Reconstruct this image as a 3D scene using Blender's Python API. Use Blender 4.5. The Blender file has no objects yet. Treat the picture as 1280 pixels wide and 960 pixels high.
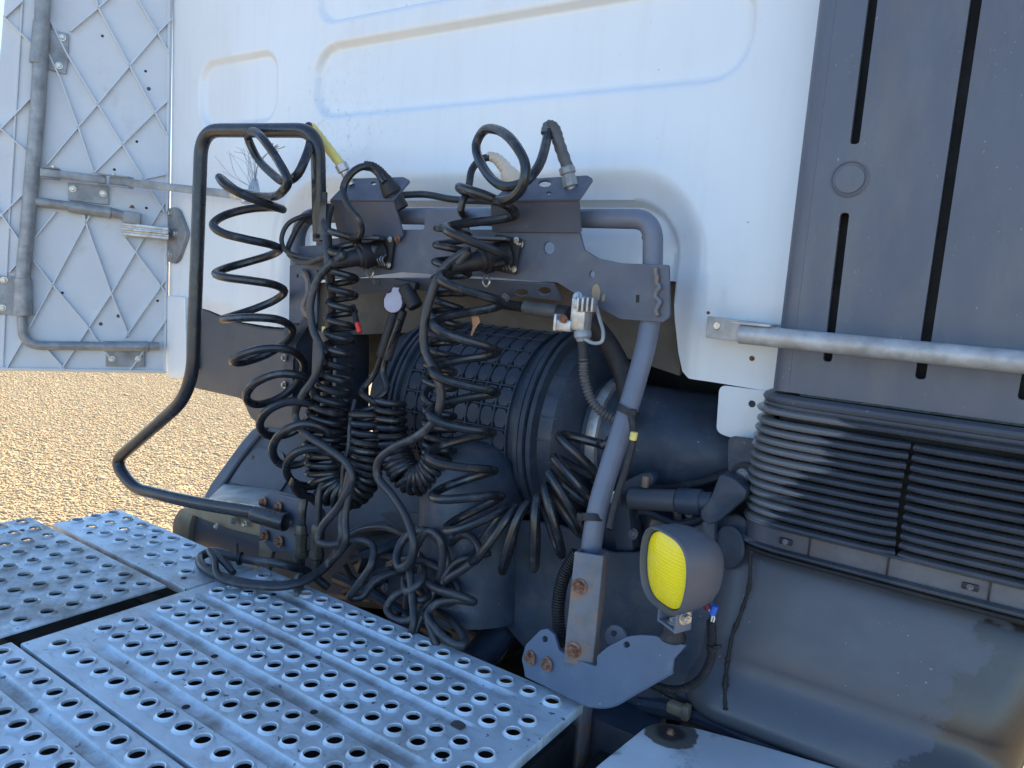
import bpy, bmesh, math, random
import numpy as np
from mathutils import Vector, Matrix
random.seed(7); rng = np.random.default_rng(7)
SC = bpy.context.scene; COL = SC.collection
R_ = math.radians
# ------------------------------------------------------------------ camera
F_ = 930.0; CAM_H = 1.75
def _n(v): v = np.array(v, float); return v/np.linalg.norm(v)
RT = -_n([-740-640, 255-480, F_])
DN = np.array([122-640, 7500-480, F_]); DN = _n(DN - DN.dot(RT)*RT)
FW = np.cross(RT, DN)
cam = bpy.data.cameras.new('camera'); cam_o = bpy.data.objects.new('camera', cam); COL.objects.link(cam_o)
cam.sensor_width = 36; cam.lens = F_/1280*36; cam.clip_start = .02; cam.clip_end = 3000
cx_ = Vector((RT[0], FW[0], -DN[0])); cy_ = -Vector((RT[1], FW[1], -DN[1])); cz_ = -Vector((RT[2], FW[2], -DN[2]))
m = Matrix.Identity(4)
for i in range(3): m[i][0] = cx_[i]; m[i][1] = cy_[i]; m[i][2] = cz_[i]
m[2][3] = CAM_H; cam_o.matrix_world = m; SC.camera = cam_o
# ------------------------------------------------------------------ light
SUN_EL = R_(34); SUN_AZ = R_(-22)          # azimuth from +y towards +x
w = bpy.data.worlds.new("World"); SC.world = w; w.use_nodes = True
nt = w.node_tree; bg = nt.nodes['Background']; sk = nt.nodes.new('ShaderNodeTexSky')
sk.sky_type = 'NISHITA'; sk.sun_disc = False; sk.sun_elevation = SUN_EL; sk.sun_rotation = SUN_AZ
sk.air_density = 1.0; sk.dust_density = 0.1; sk.ozone_density = 5.0
nt.links.new(sk.outputs[0], bg.inputs[0]); bg.inputs[1].default_value = 0.15
sd = bpy.data.lights.new('sun', 'SUN'); sd.energy = 5.0; sd.angle = R_(.5); sd.color = (1, .80, .50)
so = bpy.data.objects.new('sun', sd); COL.objects.link(so)
sv = Vector((math.sin(SUN_AZ)*math.cos(SUN_EL), math.cos(SUN_AZ)*math.cos(SUN_EL), math.sin(SUN_EL)))
so.rotation_euler = sv.to_track_quat('Z', 'Y').to_euler(); so.location = (0, 0, 8)
SC.view_settings.view_transform = 'Standard'; SC.view_settings.look = 'None'
SC.view_settings.exposure = 1.42; SC.view_settings.gamma = 1
SC.render.engine = 'CYCLES'; SC.cycles.max_bounces = 6; SC.cycles.diffuse_bounces = 4

# ------------------------------------------------------------------ measuring helpers (a surveyed photo point on a plane of the truck)
CAM = Vector((0, 0, CAM_H))
def ray(u, v):
    c = np.array([(u-640)/F_, (v-480)/F_, 1.]); return Vector((c@RT, c@FW, -(c@DN)))
def P(u, v, y): r = ray(u, v); return CAM + r*(y/r.y)
def G(u, v, z): r = ray(u, v); return CAM + r*((z-CAM_H)/r.z)
class Plane:
    def __init__(s, o, n, e1=None):
        s.o = Vector(o); s.n = Vector(n).normalized()
        if e1 is None:
            e1 = Vector((1, 0, 0)) - s.n*s.n.x
            if e1.length < .2: e1 = Vector((0, 0, 1)).cross(s.n)
        s.e1 = Vector(e1).normalized(); s.e2 = s.n.cross(s.e1)
        if s.e2.z < 0 and abs(s.n.z) < .9: s.e1 = -s.e1; s.e2 = -s.e2
    def px(s, u, v): r = ray(u, v); return CAM + r*((s.o-CAM).dot(s.n)/r.dot(s.n))
    def loc(s, p): d = p-s.o; return (d.dot(s.e1), d.dot(s.e2))
    def at(s, a, b, c=0): return s.o + s.e1*a + s.e2*b + s.n*c
def PY(y): return Plane((0, y, CAM_H), (0, -1, 0))
def PZ(z): return Plane((0, 1, z), (0, 0, 1))
def P3(a, b, c):
    n = (b-a).cross(c-a).normalized()
    if n.dot(CAM-a) < 0: n = -n
    return Plane(a, n)
# ------------------------------------------------------------------ materials
def mat(name, col, rough=.5, metal=0, var=.18, vscale=6, bump=.05, bscale=60, dirt=None, dscale=4, damt=.3, dthr=.55, spec=.5, coat=0, stretch=(1, 1, 1), extra=None, speck=None):
    M = bpy.data.materials.new(name); M.use_nodes = True; t = M.node_tree; N = t.nodes; L = t.links
    b = N['Principled BSDF']; b.inputs['Roughness'].default_value = rough; b.inputs['Metallic'].default_value = metal
    b.inputs['Specular IOR Level'].default_value = spec; b.inputs['Coat Weight'].default_value = coat
    tc = N.new('ShaderNodeTexCoord'); mp = N.new('ShaderNodeMapping'); mp.inputs['Scale'].default_value = stretch
    L.new(tc.outputs['Object'], mp.inputs[0]); V = mp.outputs[0]
    def noise(s, d=5, r=.6):
        n = N.new('ShaderNodeTexNoise'); n.inputs['Scale'].default_value = s; n.inputs['Detail'].default_value = d
        n.inputs['Roughness'].default_value = r; L.new(V, n.inputs['Vector']); return n.outputs['Fac']
    def mix(f, a, bb):
        x = N.new('ShaderNodeMix'); x.data_type = 'RGBA'
        if isinstance(f, float): x.inputs[0].default_value = f
        else: L.new(f, x.inputs[0])
        for s, q in ((6, a), (7, bb)):
            if isinstance(q, tuple): x.inputs[s].default_value = q
            else: L.new(q, x.inputs[s])
        return x.outputs[2]
    def ramp(f, a, bb):
        r = N.new('ShaderNodeMapRange'); r.inputs[1].default_value = a; r.inputs[2].default_value = bb; L.new(f, r.inputs[0]); return r.outputs[0]
    c4 = (*col, 1); lo = tuple(x*(1-var) for x in col)+(1,); hi = tuple(min(1, x*(1+var)) for x in col)+(1,)
    base = mix(ramp(noise(vscale), .3, .7), lo, hi)
    if dirt:
        f = ramp(noise(dscale, 8, .7), dthr, dthr+.15)
        mm = N.new('ShaderNodeMath'); mm.operation = 'MULTIPLY'; L.new(f, mm.inputs[0]); mm.inputs[1].default_value = damt
        base = mix(mm.outputs[0], base, (*dirt, 1))
    if speck:
        f = ramp(noise(speck[0], 2, .5), speck[1], speck[1]+.02); g_ = ramp(noise(speck[0]*.13, 2, .5), .45, .6)
        mm = N.new('ShaderNodeMath'); mm.operation = 'MULTIPLY'; L.new(f, mm.inputs[0]); L.new(g_, mm.inputs[1])
        base = mix(mm.outputs[0], base, (*speck[2], 1))
    if extra: base = extra(N, L, tc.outputs['Object'], base, mix, ramp, noise, b)
    L.new(base, b.inputs['Base Color'])
    rr = N.new('ShaderNodeMapRange'); L.new(noise(vscale*2.3), rr.inputs[0]); rr.inputs[1].default_value = .3; rr.inputs[2].default_value = .7
    rr.inputs[3].default_value = max(.03, rough-.1); rr.inputs[4].default_value = min(1, rough+.12); L.new(rr.outputs[0], b.inputs['Roughness'])
    if bump:
        bp = N.new('ShaderNodeBump'); bp.inputs['Strength'].default_value = bump; bp.inputs['Distance'].default_value = .01
        L.new(noise(bscale, 3), bp.inputs['Height']); L.new(bp.outputs[0], b.inputs['Normal'])
    return M
def wall_extra(N, L, V, base, mix, ramp, noise, b):
    mp = N.new('ShaderNodeMapping'); mp.inputs['Scale'].default_value = (14, 14, 1.2); L.new(V, mp.inputs[0])
    n = N.new('ShaderNodeTexNoise'); n.inputs['Scale'].default_value = 3; n.inputs['Detail'].default_value = 6; L.new(mp.outputs[0], n.inputs['Vector'])
    m1 = N.new('ShaderNodeMath'); m1.operation = 'MULTIPLY'; L.new(ramp(n.outputs['Fac'], .5, .75), m1.inputs[0]); m1.inputs[1].default_value = .10
    base = mix(m1.outputs[0], base, (.48, .43, .36, 1))
    # scuffed patch where the hoses rub
    d = N.new('ShaderNodeVectorMath'); d.operation = 'DISTANCE'; L.new(V, d.inputs[0]); d.inputs[1].default_value = SCUFF
    m2 = N.new('ShaderNodeMath'); m2.operation = 'MULTIPLY'; L.new(ramp(d.outputs['Value'], .26, .04), m2.inputs[0]); L.new(ramp(noise(55, 6, .75), .55, .68), m2.inputs[1])
    m3 = N.new('ShaderNodeMath'); m3.operation = 'MULTIPLY'; L.new(m2.outputs[0], m3.inputs[0]); m3.inputs[1].default_value = .5
    base = mix(m3.outputs[0], base, (.22, .22, .2, 1))
    sp = ramp(noise(120, 2, .5), .77, .79)
    return mix(sp, base, (.16, .1, .07, 1))
CABORG = Vector((-1.2, 1.3, 1.6))
SCUFF = tuple(P(415, 175, 1.3)-CABORG)
M = {}
M['white'] = mat('white_paint', (.70, .74, .76), .38, 0, .03, 2, .01, 30, dirt=(.55, .5, .42), dscale=3, damt=.22, dthr=.55, coat=.3, extra=wall_extra)
M['deflector'] = mat('aged_white_plastic', (.57, .605, .635), .55, 0, .06, 5, .03, 40, dirt=(.3, .28, .25), dscale=9, damt=.35, dthr=.6)
M['galv'] = mat('galvanised_steel', (.25, .265, .275), .5, .3, .3, 26, .08, 60, dirt=(.34, .34, .34), dscale=22, damt=.5, dthr=.56)
M['galv_light'] = mat('bright_galvanised_steel', (.38, .38, .375), .5, .3, .3, 30, .05, 60, dirt=(.36, .32, .28), dscale=22, damt=.55, dthr=.5)
def deck_extra(N, L, V, base, mix, ramp, noise, b):
    sx = N.new('ShaderNodeSeparateXYZ'); L.new(V, sx.inputs[0]); q = N.new('ShaderNodeMath'); q.operation = 'MULTIPLY'
    L.new(ramp(sx.outputs[2], .0178, .0198), q.inputs[0]); L.new(ramp(noise(30, 4), .35, .55), q.inputs[1])
    base = mix(q.outputs[0], base, (.82, .84, .86, 1))                       # rims rubbed bright by boots
    mud = N.new('ShaderNodeMath'); mud.operation = 'MULTIPLY'; L.new(ramp(noise(6, 8, .7), .52, .66), mud.inputs[0]); mud.inputs[1].default_value = .6
    base = mix(mud.outputs[0], base, (.30, .275, .235, 1))
    gz = N.new('ShaderNodeMath'); gz.operation = 'MULTIPLY'; L.new(ramp(sx.outputs[2], .0152, .0098), gz.inputs[0]); L.new(ramp(noise(11, 6, .7), .38, .62), gz.inputs[1])
    g2 = N.new('ShaderNodeMath'); g2.operation = 'MULTIPLY'; L.new(gz.outputs[0], g2.inputs[0]); g2.inputs[1].default_value = .75
    base = mix(g2.outputs[0], base, (.20, .18, .15, 1))                      # grit settled in the grooves
    sc = N.new('ShaderNodeMapping'); sc.inputs['Scale'].default_value = (14, 60, 1); sc.inputs['Rotation'].default_value = (0, 0, .5); L.new(V, sc.inputs[0])
    n2 = N.new('ShaderNodeTexNoise'); n2.inputs['Scale'].default_value = 1.6; n2.inputs['Detail'].default_value = 5; L.new(sc.outputs[0], n2.inputs['Vector'])
    s2 = N.new('ShaderNodeMath'); s2.operation = 'MULTIPLY'; L.new(ramp(n2.outputs['Fac'], .55, .7), s2.inputs[0]); s2.inputs[1].default_value = .45
    base = mix(s2.outputs[0], base, (.36, .36, .36, 1))                      # boot scuffs
    return mix(ramp(noise(75, 3, .6), .67, .70), base, (.10, .095, .09, 1))
M['deck'] = mat('worn_aluminium_deck', (.60, .67, .70), .46, .35, .14, 13, .10, 70, extra=deck_extra)
M['rack'] = mat('dark_grey_painted_steel', (.080, .092, .125), .5, 0, .12, 12, .03, 120, dirt=(.2, .17, .14), dscale=16, damt=.35, dthr=.58, speck=(170, .735, (.32, .31, .29)))
M['pole'] = mat('grey_painted_tube', (.125, .145, .19), .45, 0, .12, 14, .03, 100, dirt=(.26, .25, .24), dscale=25, damt=.4, dthr=.6, speck=(170, .735, (.32, .31, .29)))
M['gusset'] = mat('blue_grey_painted_steel', (.095, .13, .19), .42, 0, .1, 14, .03, 100, dirt=(.2, .22, .25), dscale=30, damt=.35, dthr=.58, speck=(170, .735, (.32, .31, .29)))
M['handle'] = mat('black_painted_tube', (.024, .026, .031), .3, 0, .3, 20, .02, 120, dirt=(.12, .1, .09), dscale=25, damt=.3, dthr=.6)
M['hose'] = mat('black_hose', (.015, .0165, .020), .30, 0, .3, 16, .02, 200, dirt=(.11, .105, .10), dscale=32, damt=.5, dthr=.54)
M['cable'] = mat('black_cable_sheath', (.026, .028, .034), .42, 0, .3, 16, .03, 200, dirt=(.12, .115, .11), dscale=30, damt=.5, dthr=.53)
M['rubber'] = mat('black_rubber', (.013, .013, .016), .6, 0, .3, 16, .05, 150, dirt=(.1, .09, .08), dscale=20, damt=.4, dthr=.55)
M['plastic'] = mat('dark_grey_plastic', (.066, .071, .085), .48, 0, .1, 5, .05, 260, dirt=(.12, .11, .1), dscale=6, damt=.3, dthr=.55, speck=(170, .735, (.32, .31, .29)))
def fender_extra(N, L, V, base, mix, ramp, noise, b):
    sx = N.new('ShaderNodeSeparateXYZ'); L.new(V, sx.inputs[0])
    a = N.new('ShaderNodeMath'); a.operation = 'MULTIPLY_ADD'; L.new(noise(9, 6, .6), a.inputs[0]); a.inputs[1].default_value = .22; L.new(sx.outputs[0], a.inputs[2])
    a2 = N.new('ShaderNodeMath'); a2.operation = 'MULTIPLY_ADD'; L.new(sx.outputs[2], a2.inputs[0]); a2.inputs[1].default_value = -.30; L.new(a.outputs[0], a2.inputs[2])
    f = ramp(a2.outputs[0], STAIN, STAIN+.008)
    wf = N.new('ShaderNodeMath'); wf.operation = 'MULTIPLY_ADD'; L.new(f, wf.inputs[0]); wf.inputs[1].default_value = -.16; wf.inputs[2].default_value = .42
    L.new(wf.outputs[0], b.inputs['Coat Roughness']); cw = N.new('ShaderNodeMath'); cw.operation = 'MULTIPLY'; L.new(f, cw.inputs[0]); cw.inputs[1].default_value = .5; L.new(cw.outputs[0], b.inputs['Coat Weight'])
    return mix(f, base, (.021, .020, .019, 1))
STAIN = .158
FENDORG = Vector((-.1, 1.15, 1.12))
M['fender'] = mat('fender_plastic', (.068, .075, .092), .42, 0, .16, 4, .03, 200, dirt=(.13, .12, .115), dscale=3, damt=.4, dthr=.5, extra=fender_extra, speck=(170, .735, (.32, .31, .29)))
def bellows_extra(N, L, V, base, mix, ramp, noise, b):
    mp = N.new('ShaderNodeMapping'); mp.inputs['Scale'].default_value = (5, 2, 75); L.new(V, mp.inputs[0])
    n = N.new('ShaderNodeTexNoise'); n.inputs['Scale'].default_value = 1; n.inputs['Detail'].default_value = 3; L.new(mp.outputs[0], n.inputs['Vector'])
    sx = N.new('ShaderNodeSeparateXYZ'); L.new(V, sx.inputs[0])
    a = N.new('ShaderNodeMath'); a.operation = 'MULTIPLY_ADD'; L.new(n.outputs['Fac'], a.inputs[0]); a.inputs[1].default_value = .20; L.new(sx.outputs[0], a.inputs[2])
    a2 = N.new('ShaderNodeMath'); a2.operation = 'MULTIPLY_ADD'; L.new(sx.outputs[2], a2.inputs[0]); a2.inputs[1].default_value = -.55; L.new(a.outputs[0], a2.inputs[2])
    dry = ramp(a2.outputs[0], -.112, -.128)                                  # chalky dry rubber at the left end, ragged edge
    st = N.new('ShaderNodeMath'); st.operation = 'MULTIPLY'; L.new(ramp(noise(7, 6, .65), .5, .62), st.inputs[0]); st.inputs[1].default_value = .45
    base = mix(st.outputs[0], base, (.085, .08, .078, 1))
    return mix(dry, base, (.15, .148, .15, 1))
M['bellows'] = mat('rubber_bellows', (.044, .046, .053), .26, 0, .3, 9, .02, 150, extra=bellows_extra)
M['flange'] = mat('chalky_rubber_flange', (.070, .076, .092), .38, 0, .2, 5, .03, 150, dirt=(.14, .14, .145), dscale=5, damt=.8, dthr=.5)
M['panel'] = mat('intake_plastic', (.088, .100, .130), .45, 0, .06, 4, .06, 420, dirt=(.15, .145, .14), dscale=3.5, damt=.45, dthr=.49, stretch=(2.2, 1, .7), speck=(170, .735, (.32, .31, .29)))
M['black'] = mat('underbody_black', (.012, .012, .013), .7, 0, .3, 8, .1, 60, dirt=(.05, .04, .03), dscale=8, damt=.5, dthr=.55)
M['engine'] = mat('oily_engine_black', (.028, .042, .066), .5, 0, .4, 10, .1, 60, dirt=(.09, .075, .06), dscale=10, damt=.5, dthr=.52, speck=(170, .735, (.32, .31, .29)))
M['alu'] = mat('cast_aluminium', (.45, .45, .45), .4, .7, .25, 40, .1, 120, dirt=(.2, .18, .16), dscale=30, damt=.6, dthr=.5)
M['rust'] = mat('rusty_steel', (.20, .085, .045), .75, .1, .5, 120, .2, 300, dirt=(.35, .28, .22), dscale=90, damt=.6, dthr=.5)
M['zinc'] = mat('zinc_bolt', (.5, .49, .46), .35, .8, .3, 90, .05, 300, dirt=(.25, .15, .1), dscale=80, damt=.5, dthr=.55)
M['chan'] = mat('rusting_grey_channel', (.14, .145, .16), .55, .1, .15, 30, .1, 150, dirt=(.27, .15, .075), dscale=26, damt=.85, dthr=.5)
M['lens'] = mat('yellow_lens', (1.0, .76, .0), .3, 0, .03, 30, 0, 60, dirt=(.80, .70, .38), dscale=18, damt=.5, dthr=.55, spec=.5, coat=.5)
M['lamp'] = mat('lamp_housing_plastic', (.092, .096, .112), .5, 0, .06, 12, .03, 400, speck=(170, .735, (.32, .31, .29)))
M['yellow'] = mat('yellow_sleeve', (.68, .56, .16), .45, 0, .15, 40, .03, 90, dirt=(.3, .22, .08), dscale=40, damt=.5, dthr=.6)
M['ivory'] = mat('ivory_plastic', (.66, .57, .45), .45, 0, .1, 30, .02, 90)
M['grey_hose'] = mat('grey_sleeve', (.085, .085, .085), .5, 0, .25, 60, .1, 150)
M['lid'] = mat('lilac_grey_lid', (.40, .37, .42), .5, 0, .1, 30, .05, 90)
M['red'] = mat('red_cap', (.6, .03, .03), .4, 0, .1, 30, 0)
M['blue'] = mat('blue_crimp', (.02, .12, .6), .4, 0, .1, 30, 0)
M['maroon'] = mat('maroon_crimp', (.14, .02, .04), .45, 0, .1, 30, 0)
M['wire'] = mat('white_wire', (.75, .73, .7), .45, 0, .1, 30, 0)
M['leaf'] = mat('dry_leaf', (.42, .22, .12), .7, 0, .2, 40, .1, 120)
M['rope'] = mat('pale_blue_fibres', (.42, .46, .5), .7, 0, .2, 60, 0)
M['brass'] = mat('dull_brass_fitting', (.07, .065, .05), .45, .4, .3, 60, .1, 120)
M['tan'] = mat('dusty_beige_steel', (.26, .2, .13), .6, 0, .2, 16, .05, 90, dirt=(.1, .09, .08), dscale=14, damt=.5, dthr=.55)
M['under'] = mat('dirty_underside', (.115, .10, .08), .7, 0, .2, 8, .05, 60, dirt=(.05, .04, .03), dscale=7, damt=.6, dthr=.5)
M['tank'] = mat('weathered_grey_paint', (.44, .45, .45), .55, .05, .08, 8, .05, 90, dirt=(.16, .145, .12), dscale=9, damt=.85, dthr=.6)
M['stain'] = mat('oily_stain', (.09, .075, .06), .5, 0, .4, 30, .1, 90)
M['gravel'] = mat('gravel_ground', (.47, .36, .205), .9, 0, .35, 40, .6, 45, dirt=(.5, .42, .3), dscale=60, damt=.6, dthr=.5)
M['stone'] = mat('gravel_stone', (.53, .42, .255), .85, 0, .3, 13, .1, 60, dirt=(.58, .49, .34), dscale=21, damt=.45, dthr=.52)
# ------------------------------------------------------------------ object helpers
ORG = {}
def props(o, label, cat, group=None, kind=None):
    if label: o['label'] = label
    if cat: o['category'] = cat
    if group: o['group'] = group
    if kind: o['kind'] = kind
    return o
def thing(name, label, cat, loc, group=None):
    o = bpy.data.objects.new(name, None); COL.objects.link(o); o.location = loc; o.empty_display_size = .05
    ORG[o.name] = Vector(loc); return props(o, label, cat, group)
def obj(name, geo, material, parent=None, label=None, cat=None, group=None, kind=None, ang=35, org=None, up=False):
    V, F = geo; V = [Vector(v) for v in V]
    if parent is not None: og = ORG[parent.name]
    elif org is not None: og = Vector(org)
    else:
        a = np.array([tuple(v) for v in V]); og = Vector((*(a[:, :2].min(0)+a[:, :2].max(0))/2, a[:, 2].min()))
    me = bpy.data.meshes.new(name); me.from_pydata([v-og for v in V], [], F); me.validate(); me.update()
    bm = bmesh.new(); bm.from_mesh(me); 
    if up:
        bm.normal_update()
        for f in bm.faces:
            if f.normal.z < 0: f.normal_flip()
    else: bmesh.ops.recalc_face_normals(bm, faces=bm.faces)
    bm.to_mesh(me); bm.free()
    me.polygons.foreach_set('use_smooth', [True]*len(me.polygons)); me.set_sharp_from_angle(angle=R_(ang))
    npl = len(me.polygons); ar = np.zeros(npl); nr = np.zeros(npl*3); me.polygons.foreach_get('area', ar); me.polygons.foreach_get('normal', nr); nr = nr.reshape(-1, 3)
    if npl < 4000:                                   # flat sheet faces are shaded flat, only their edges round
        al = abs(nr@nr[int(ar.argmax())]) > .9998
        if ar[al].sum() > .5*ar.sum(): me.polygons.foreach_set('use_smooth', ~al)
    me.materials.append(material)
    o = bpy.data.objects.new(name, me); COL.objects.link(o); ORG[o.name] = og
    if parent is not None: o.parent = parent
    else: o.location = og
    return props(o, label, cat, group, kind)
def join(*gs):
    V = []; F = []
    for v, f in gs:
        k = len(V); V += list(v); F += [tuple(i+k for i in q) for q in f]
    return V, F
def catmull(pts, n=8, closed=False):
    pts = [Vector(p) for p in pts]; out = []; N = len(pts)
    if N < 3: return pts
    for i in range(N if closed else N-1):
        if closed: a, b, c, d = pts[i-1], pts[i], pts[(i+1) % N], pts[(i+2) % N]
        else:
            b, c = pts[i], pts[i+1]; a = pts[i-1] if i else b+(b-c); d = pts[i+2] if i+2 < N else c+(c-b)
        t1 = max(1e-6, (b-a).length**.5); t2 = max(1e-6, (c-b).length**.5); t3 = max(1e-6, (d-c).length**.5)
        m1 = ((b-a)/t1-(c-a)/(t1+t2)+(c-b)/t2)*t2; m2 = ((c-b)/t2-(d-b)/(t2+t3)+(d-c)/t3)*t2
        for k in range(n):
            s = k/n; out.append(b*(2*s**3-3*s**2+1)+m1*(s**3-2*s**2+s)+c*(-2*s**3+3*s**2)+m2*(s**3-s**2))
    if not closed: out.append(pts[-1])
    return out
def sweep(pts, r, segs=10, cap=True, prof=None, up=None):
    pts = [Vector(p) for p in pts]; n = len(pts); rs = r if hasattr(r, '__len__') else [r]*n
    T = [(pts[min(i+1, n-1)]-pts[max(i-1, 0)]).normalized() for i in range(n)]
    u = Vector(up) if up else (Vector((0, 0, 1)) if abs(T[0].z) < .9 else Vector((1, 0, 0)))
    u = (u-T[0]*u.dot(T[0])).normalized(); V = []; F = []
    if prof is None: prof = [(math.cos(2*math.pi*k/segs), math.sin(2*math.pi*k/segs)) for k in range(segs)]
    segs = len(prof)
    for i in range(n):
        u = (u-T[i]*u.dot(T[i])).normalized(); w_ = T[i].cross(u)
        for a, b in prof: V.append(pts[i]+(u*a+w_*b)*rs[i])
    for i in range(n-1):
        for k in range(segs):
            a = i*segs+k; b = i*segs+(k+1) % segs; F.append((a, b, b+segs, a+segs))
    if cap: F += [tuple(range(segs))[::-1], tuple(range((n-1)*segs, n*segs))]
    return V, F
def tube(pts, r, n=8, segs=10): return sweep(catmull(pts, n), r, segs)
def fillet(pts, r, n=6):
    out = []
    pts = [Vector(p) for p in pts]
    for i in range(len(pts)):
        if i in (0, len(pts)-1): out.append(pts[i]); continue
        a, b, c = pts[i-1], pts[i], pts[i+1]; rr = min(r, (a-b).length*.48, (c-b).length*.48)
        p = b+(a-b).normalized()*rr; q = b+(c-b).normalized()*rr
        for k in range(n+1): s = k/n; out.append(p*(1-s)**2+b*2*s*(1-s)+q*s*s)
    return out
def corrugated(pts, r, pitch=.004, amp=.12, segs=12):
    c = catmull(pts, 30); L = [0]
    for a, b in zip(c, c[1:]): L.append(L[-1]+(b-a).length)
    n = int(L[-1]/pitch*4); out = []; j = 0
    for i in range(n+1):
        s = L[-1]*i/n
        while j < len(L)-2 and L[j+1] < s: j += 1
        out.append(c[j].lerp(c[j+1], (s-L[j])/max(1e-9, L[j+1]-L[j])))
    return sweep(out, [r*(1+amp*(1 if i % 4 in (1, 2) else -1)) for i in range(n+1)], segs)
def lathe(p0, d, prof, segs=20, cap=True):
    d = Vector(d).normalized(); p0 = Vector(p0)
    u = Vector((0, 0, 1)) if abs(d.z) < .9 else Vector((1, 0, 0)); u = (u-d*u.dot(d)).normalized(); w_ = d.cross(u); V = []; F = []
    for t, r in prof:
        for k in range(segs):
            a = 2*math.pi*k/segs; V.append(p0+d*t+(u*math.cos(a)+w_*math.sin(a))*r)
    n = len(prof)
    for i in range(n-1):
        for k in range(segs):
            a = i*segs+k; b = i*segs+(k+1) % segs; F.append((a, b, b+segs, a+segs))
    if cap: F += [tuple(range(segs))[::-1], tuple(range((n-1)*segs, n*segs))]
    return V, F
def cyl(p0, p1, r, segs=20, bev=.15):
    L = (Vector(p1)-Vector(p0)).length; b = r*bev
    return lathe(p0, Vector(p1)-Vector(p0), [(0, r-b), (b, r), (L-b, r), (L, r-b)], segs)
def box(c, s, bev=.003, rot=None, seg=2):
    bm = bmesh.new(); bmesh.ops.create_cube(bm, size=1); bmesh.ops.scale(bm, vec=Vector(s), verts=bm.verts)
    if bev: bmesh.ops.bevel(bm, geom=list(bm.edges), offset=bev, segments=seg, affect='EDGES', profile=.5)
    mt = Matrix.Translation(Vector(c)) @ (rot.to_4x4() if rot else Matrix.Identity(4)); bmesh.ops.transform(bm, matrix=mt, verts=bm.verts)
    bm.verts.ensure_lookup_table(); g = [v.co.copy() for v in bm.verts], [tuple(v.index for v in f.verts) for f in bm.faces]; bm.free(); return g
def frame3(x, y, z): return Matrix((x, y, z)).transposed()
def boxdir(a, b, wid, hei, bev=.002, up=(0, 0, 1)):        # bar from a to b
    a = Vector(a); b = Vector(b); x = (b-a).normalized(); z = Vector(up); z = (z-x*z.dot(x)).normalized(); y = z.cross(x)
    return box((a+b)/2, ((b-a).length, wid, hei), bev, frame3(x, y, z))
def round2(pts, r, n=5):
    out = []; N = len(pts)
    for i in range(N):
        a, b, c = Vector(pts[i-1]), Vector(pts[i]), Vector(pts[(i+1) % N])
        rr = min(r, (a-b).length*.45, (c-b).length*.45)
        p = b+(a-b).normalized()*rr; q = b+(c-b).normalized()*rr
        for k in range(n+1): s = k/n; out.append(tuple(p*(1-s)**2+b*2*s*(1-s)+q*s*s))
    return out
def plate_local(pl, outer, thick, holes=(), bev=.0008, front=0):     # outer, holes: 2-D rings in plane coordinates; the plate lies behind the plane
    cu = bpy.data.curves.new('tmp', 'CURVE'); cu.dimensions = '2D'; cu.fill_mode = 'BOTH'
    cu.extrude = max(.0001, thick/2-bev); cu.bevel_depth = bev; cu.bevel_resolution = 1; cu.offset = -bev
    for ring in [outer, *holes]:
        s = cu.splines.new('POLY'); s.points.add(len(ring)-1); s.use_cyclic_u = True
        for p, q in zip(s.points, ring): p.co = (q[0], q[1], 0, 1)
    o = bpy.data.objects.new('tmp', cu); me = o.to_mesh()
    want = abs(sum(p[0]*q[1]-q[0]*p[1] for p, q in zip(outer, outer[1:]+outer[:1])))/2
    if sum(p.area for p in me.polygons if abs(p.normal.z) > .9) < 1.1*want:
        o.to_mesh_clear(); cu.bevel_depth = 0; cu.offset = 0; cu.extrude = thick/2; me = o.to_mesh()
        got = sum(p.area for p in me.polygons if abs(p.normal.z) > .9)
        if got < 1.1*want: print('PLATE FILL FAILED', want, got)
    V = [pl.at(v.co.x, v.co.y, v.co.z-thick/2+front) for v in me.vertices]; F = [tuple(p.vertices) for p in me.polygons]
    o.to_mesh_clear(); bpy.data.objects.remove(o); bpy.data.curves.remove(cu)
    bm = bmesh.new(); vs = [bm.verts.new(v) for v in V]
    for f in F:
        try: bm.faces.new([vs[i] for i in f])
        except ValueError: pass
    bmesh.ops.remove_doubles(bm, verts=bm.verts, dist=1e-5); bm.verts.ensure_lookup_table(); bm.verts.index_update()
    g = [v.co.copy() for v in bm.verts], [tuple(v.index for v in f.verts) for f in bm.faces]; bm.free(); return g
def circ(c, r, n=20, sx=1): return [(c[0]+r*sx*math.cos(2*math.pi*k/n), c[1]+r*math.sin(2*math.pi*k/n)) for k in range(n)]
def plate(pl, px, thick, holes=(), rnd=.004, bev=.0008, front=0, hole_rings=()):
    outer = [pl.loc(pl.px(*p)) for p in px]
    if rnd: outer = round2(outer, rnd)
    hs = [circ(pl.loc(pl.px(h[0], h[1])), h[2]) for h in holes]
    hs += [[pl.loc(pl.px(*q)) for q in ring] for ring in hole_rings]
    return plate_local(pl, outer, thick, hs, bev, front)
def hexhead(r):
    V, F = lathe((0, 0, 0), (0, 0, 1), [(0, r*1.45), (r*.28, r*1.45), (r*.3, r*1.35)], 16)
    h = lathe((0, 0, r*.3), (0, 0, 1), [(0, r), (r*.75, r), (r*.9, r*.85)], 6); s = lathe((0, 0, r*1.15), (0, 0, 1), [(0, r*.5), (r*.25, r*.48)], 10)
    return join((V, F), h, s)
BOLT = {}
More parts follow.
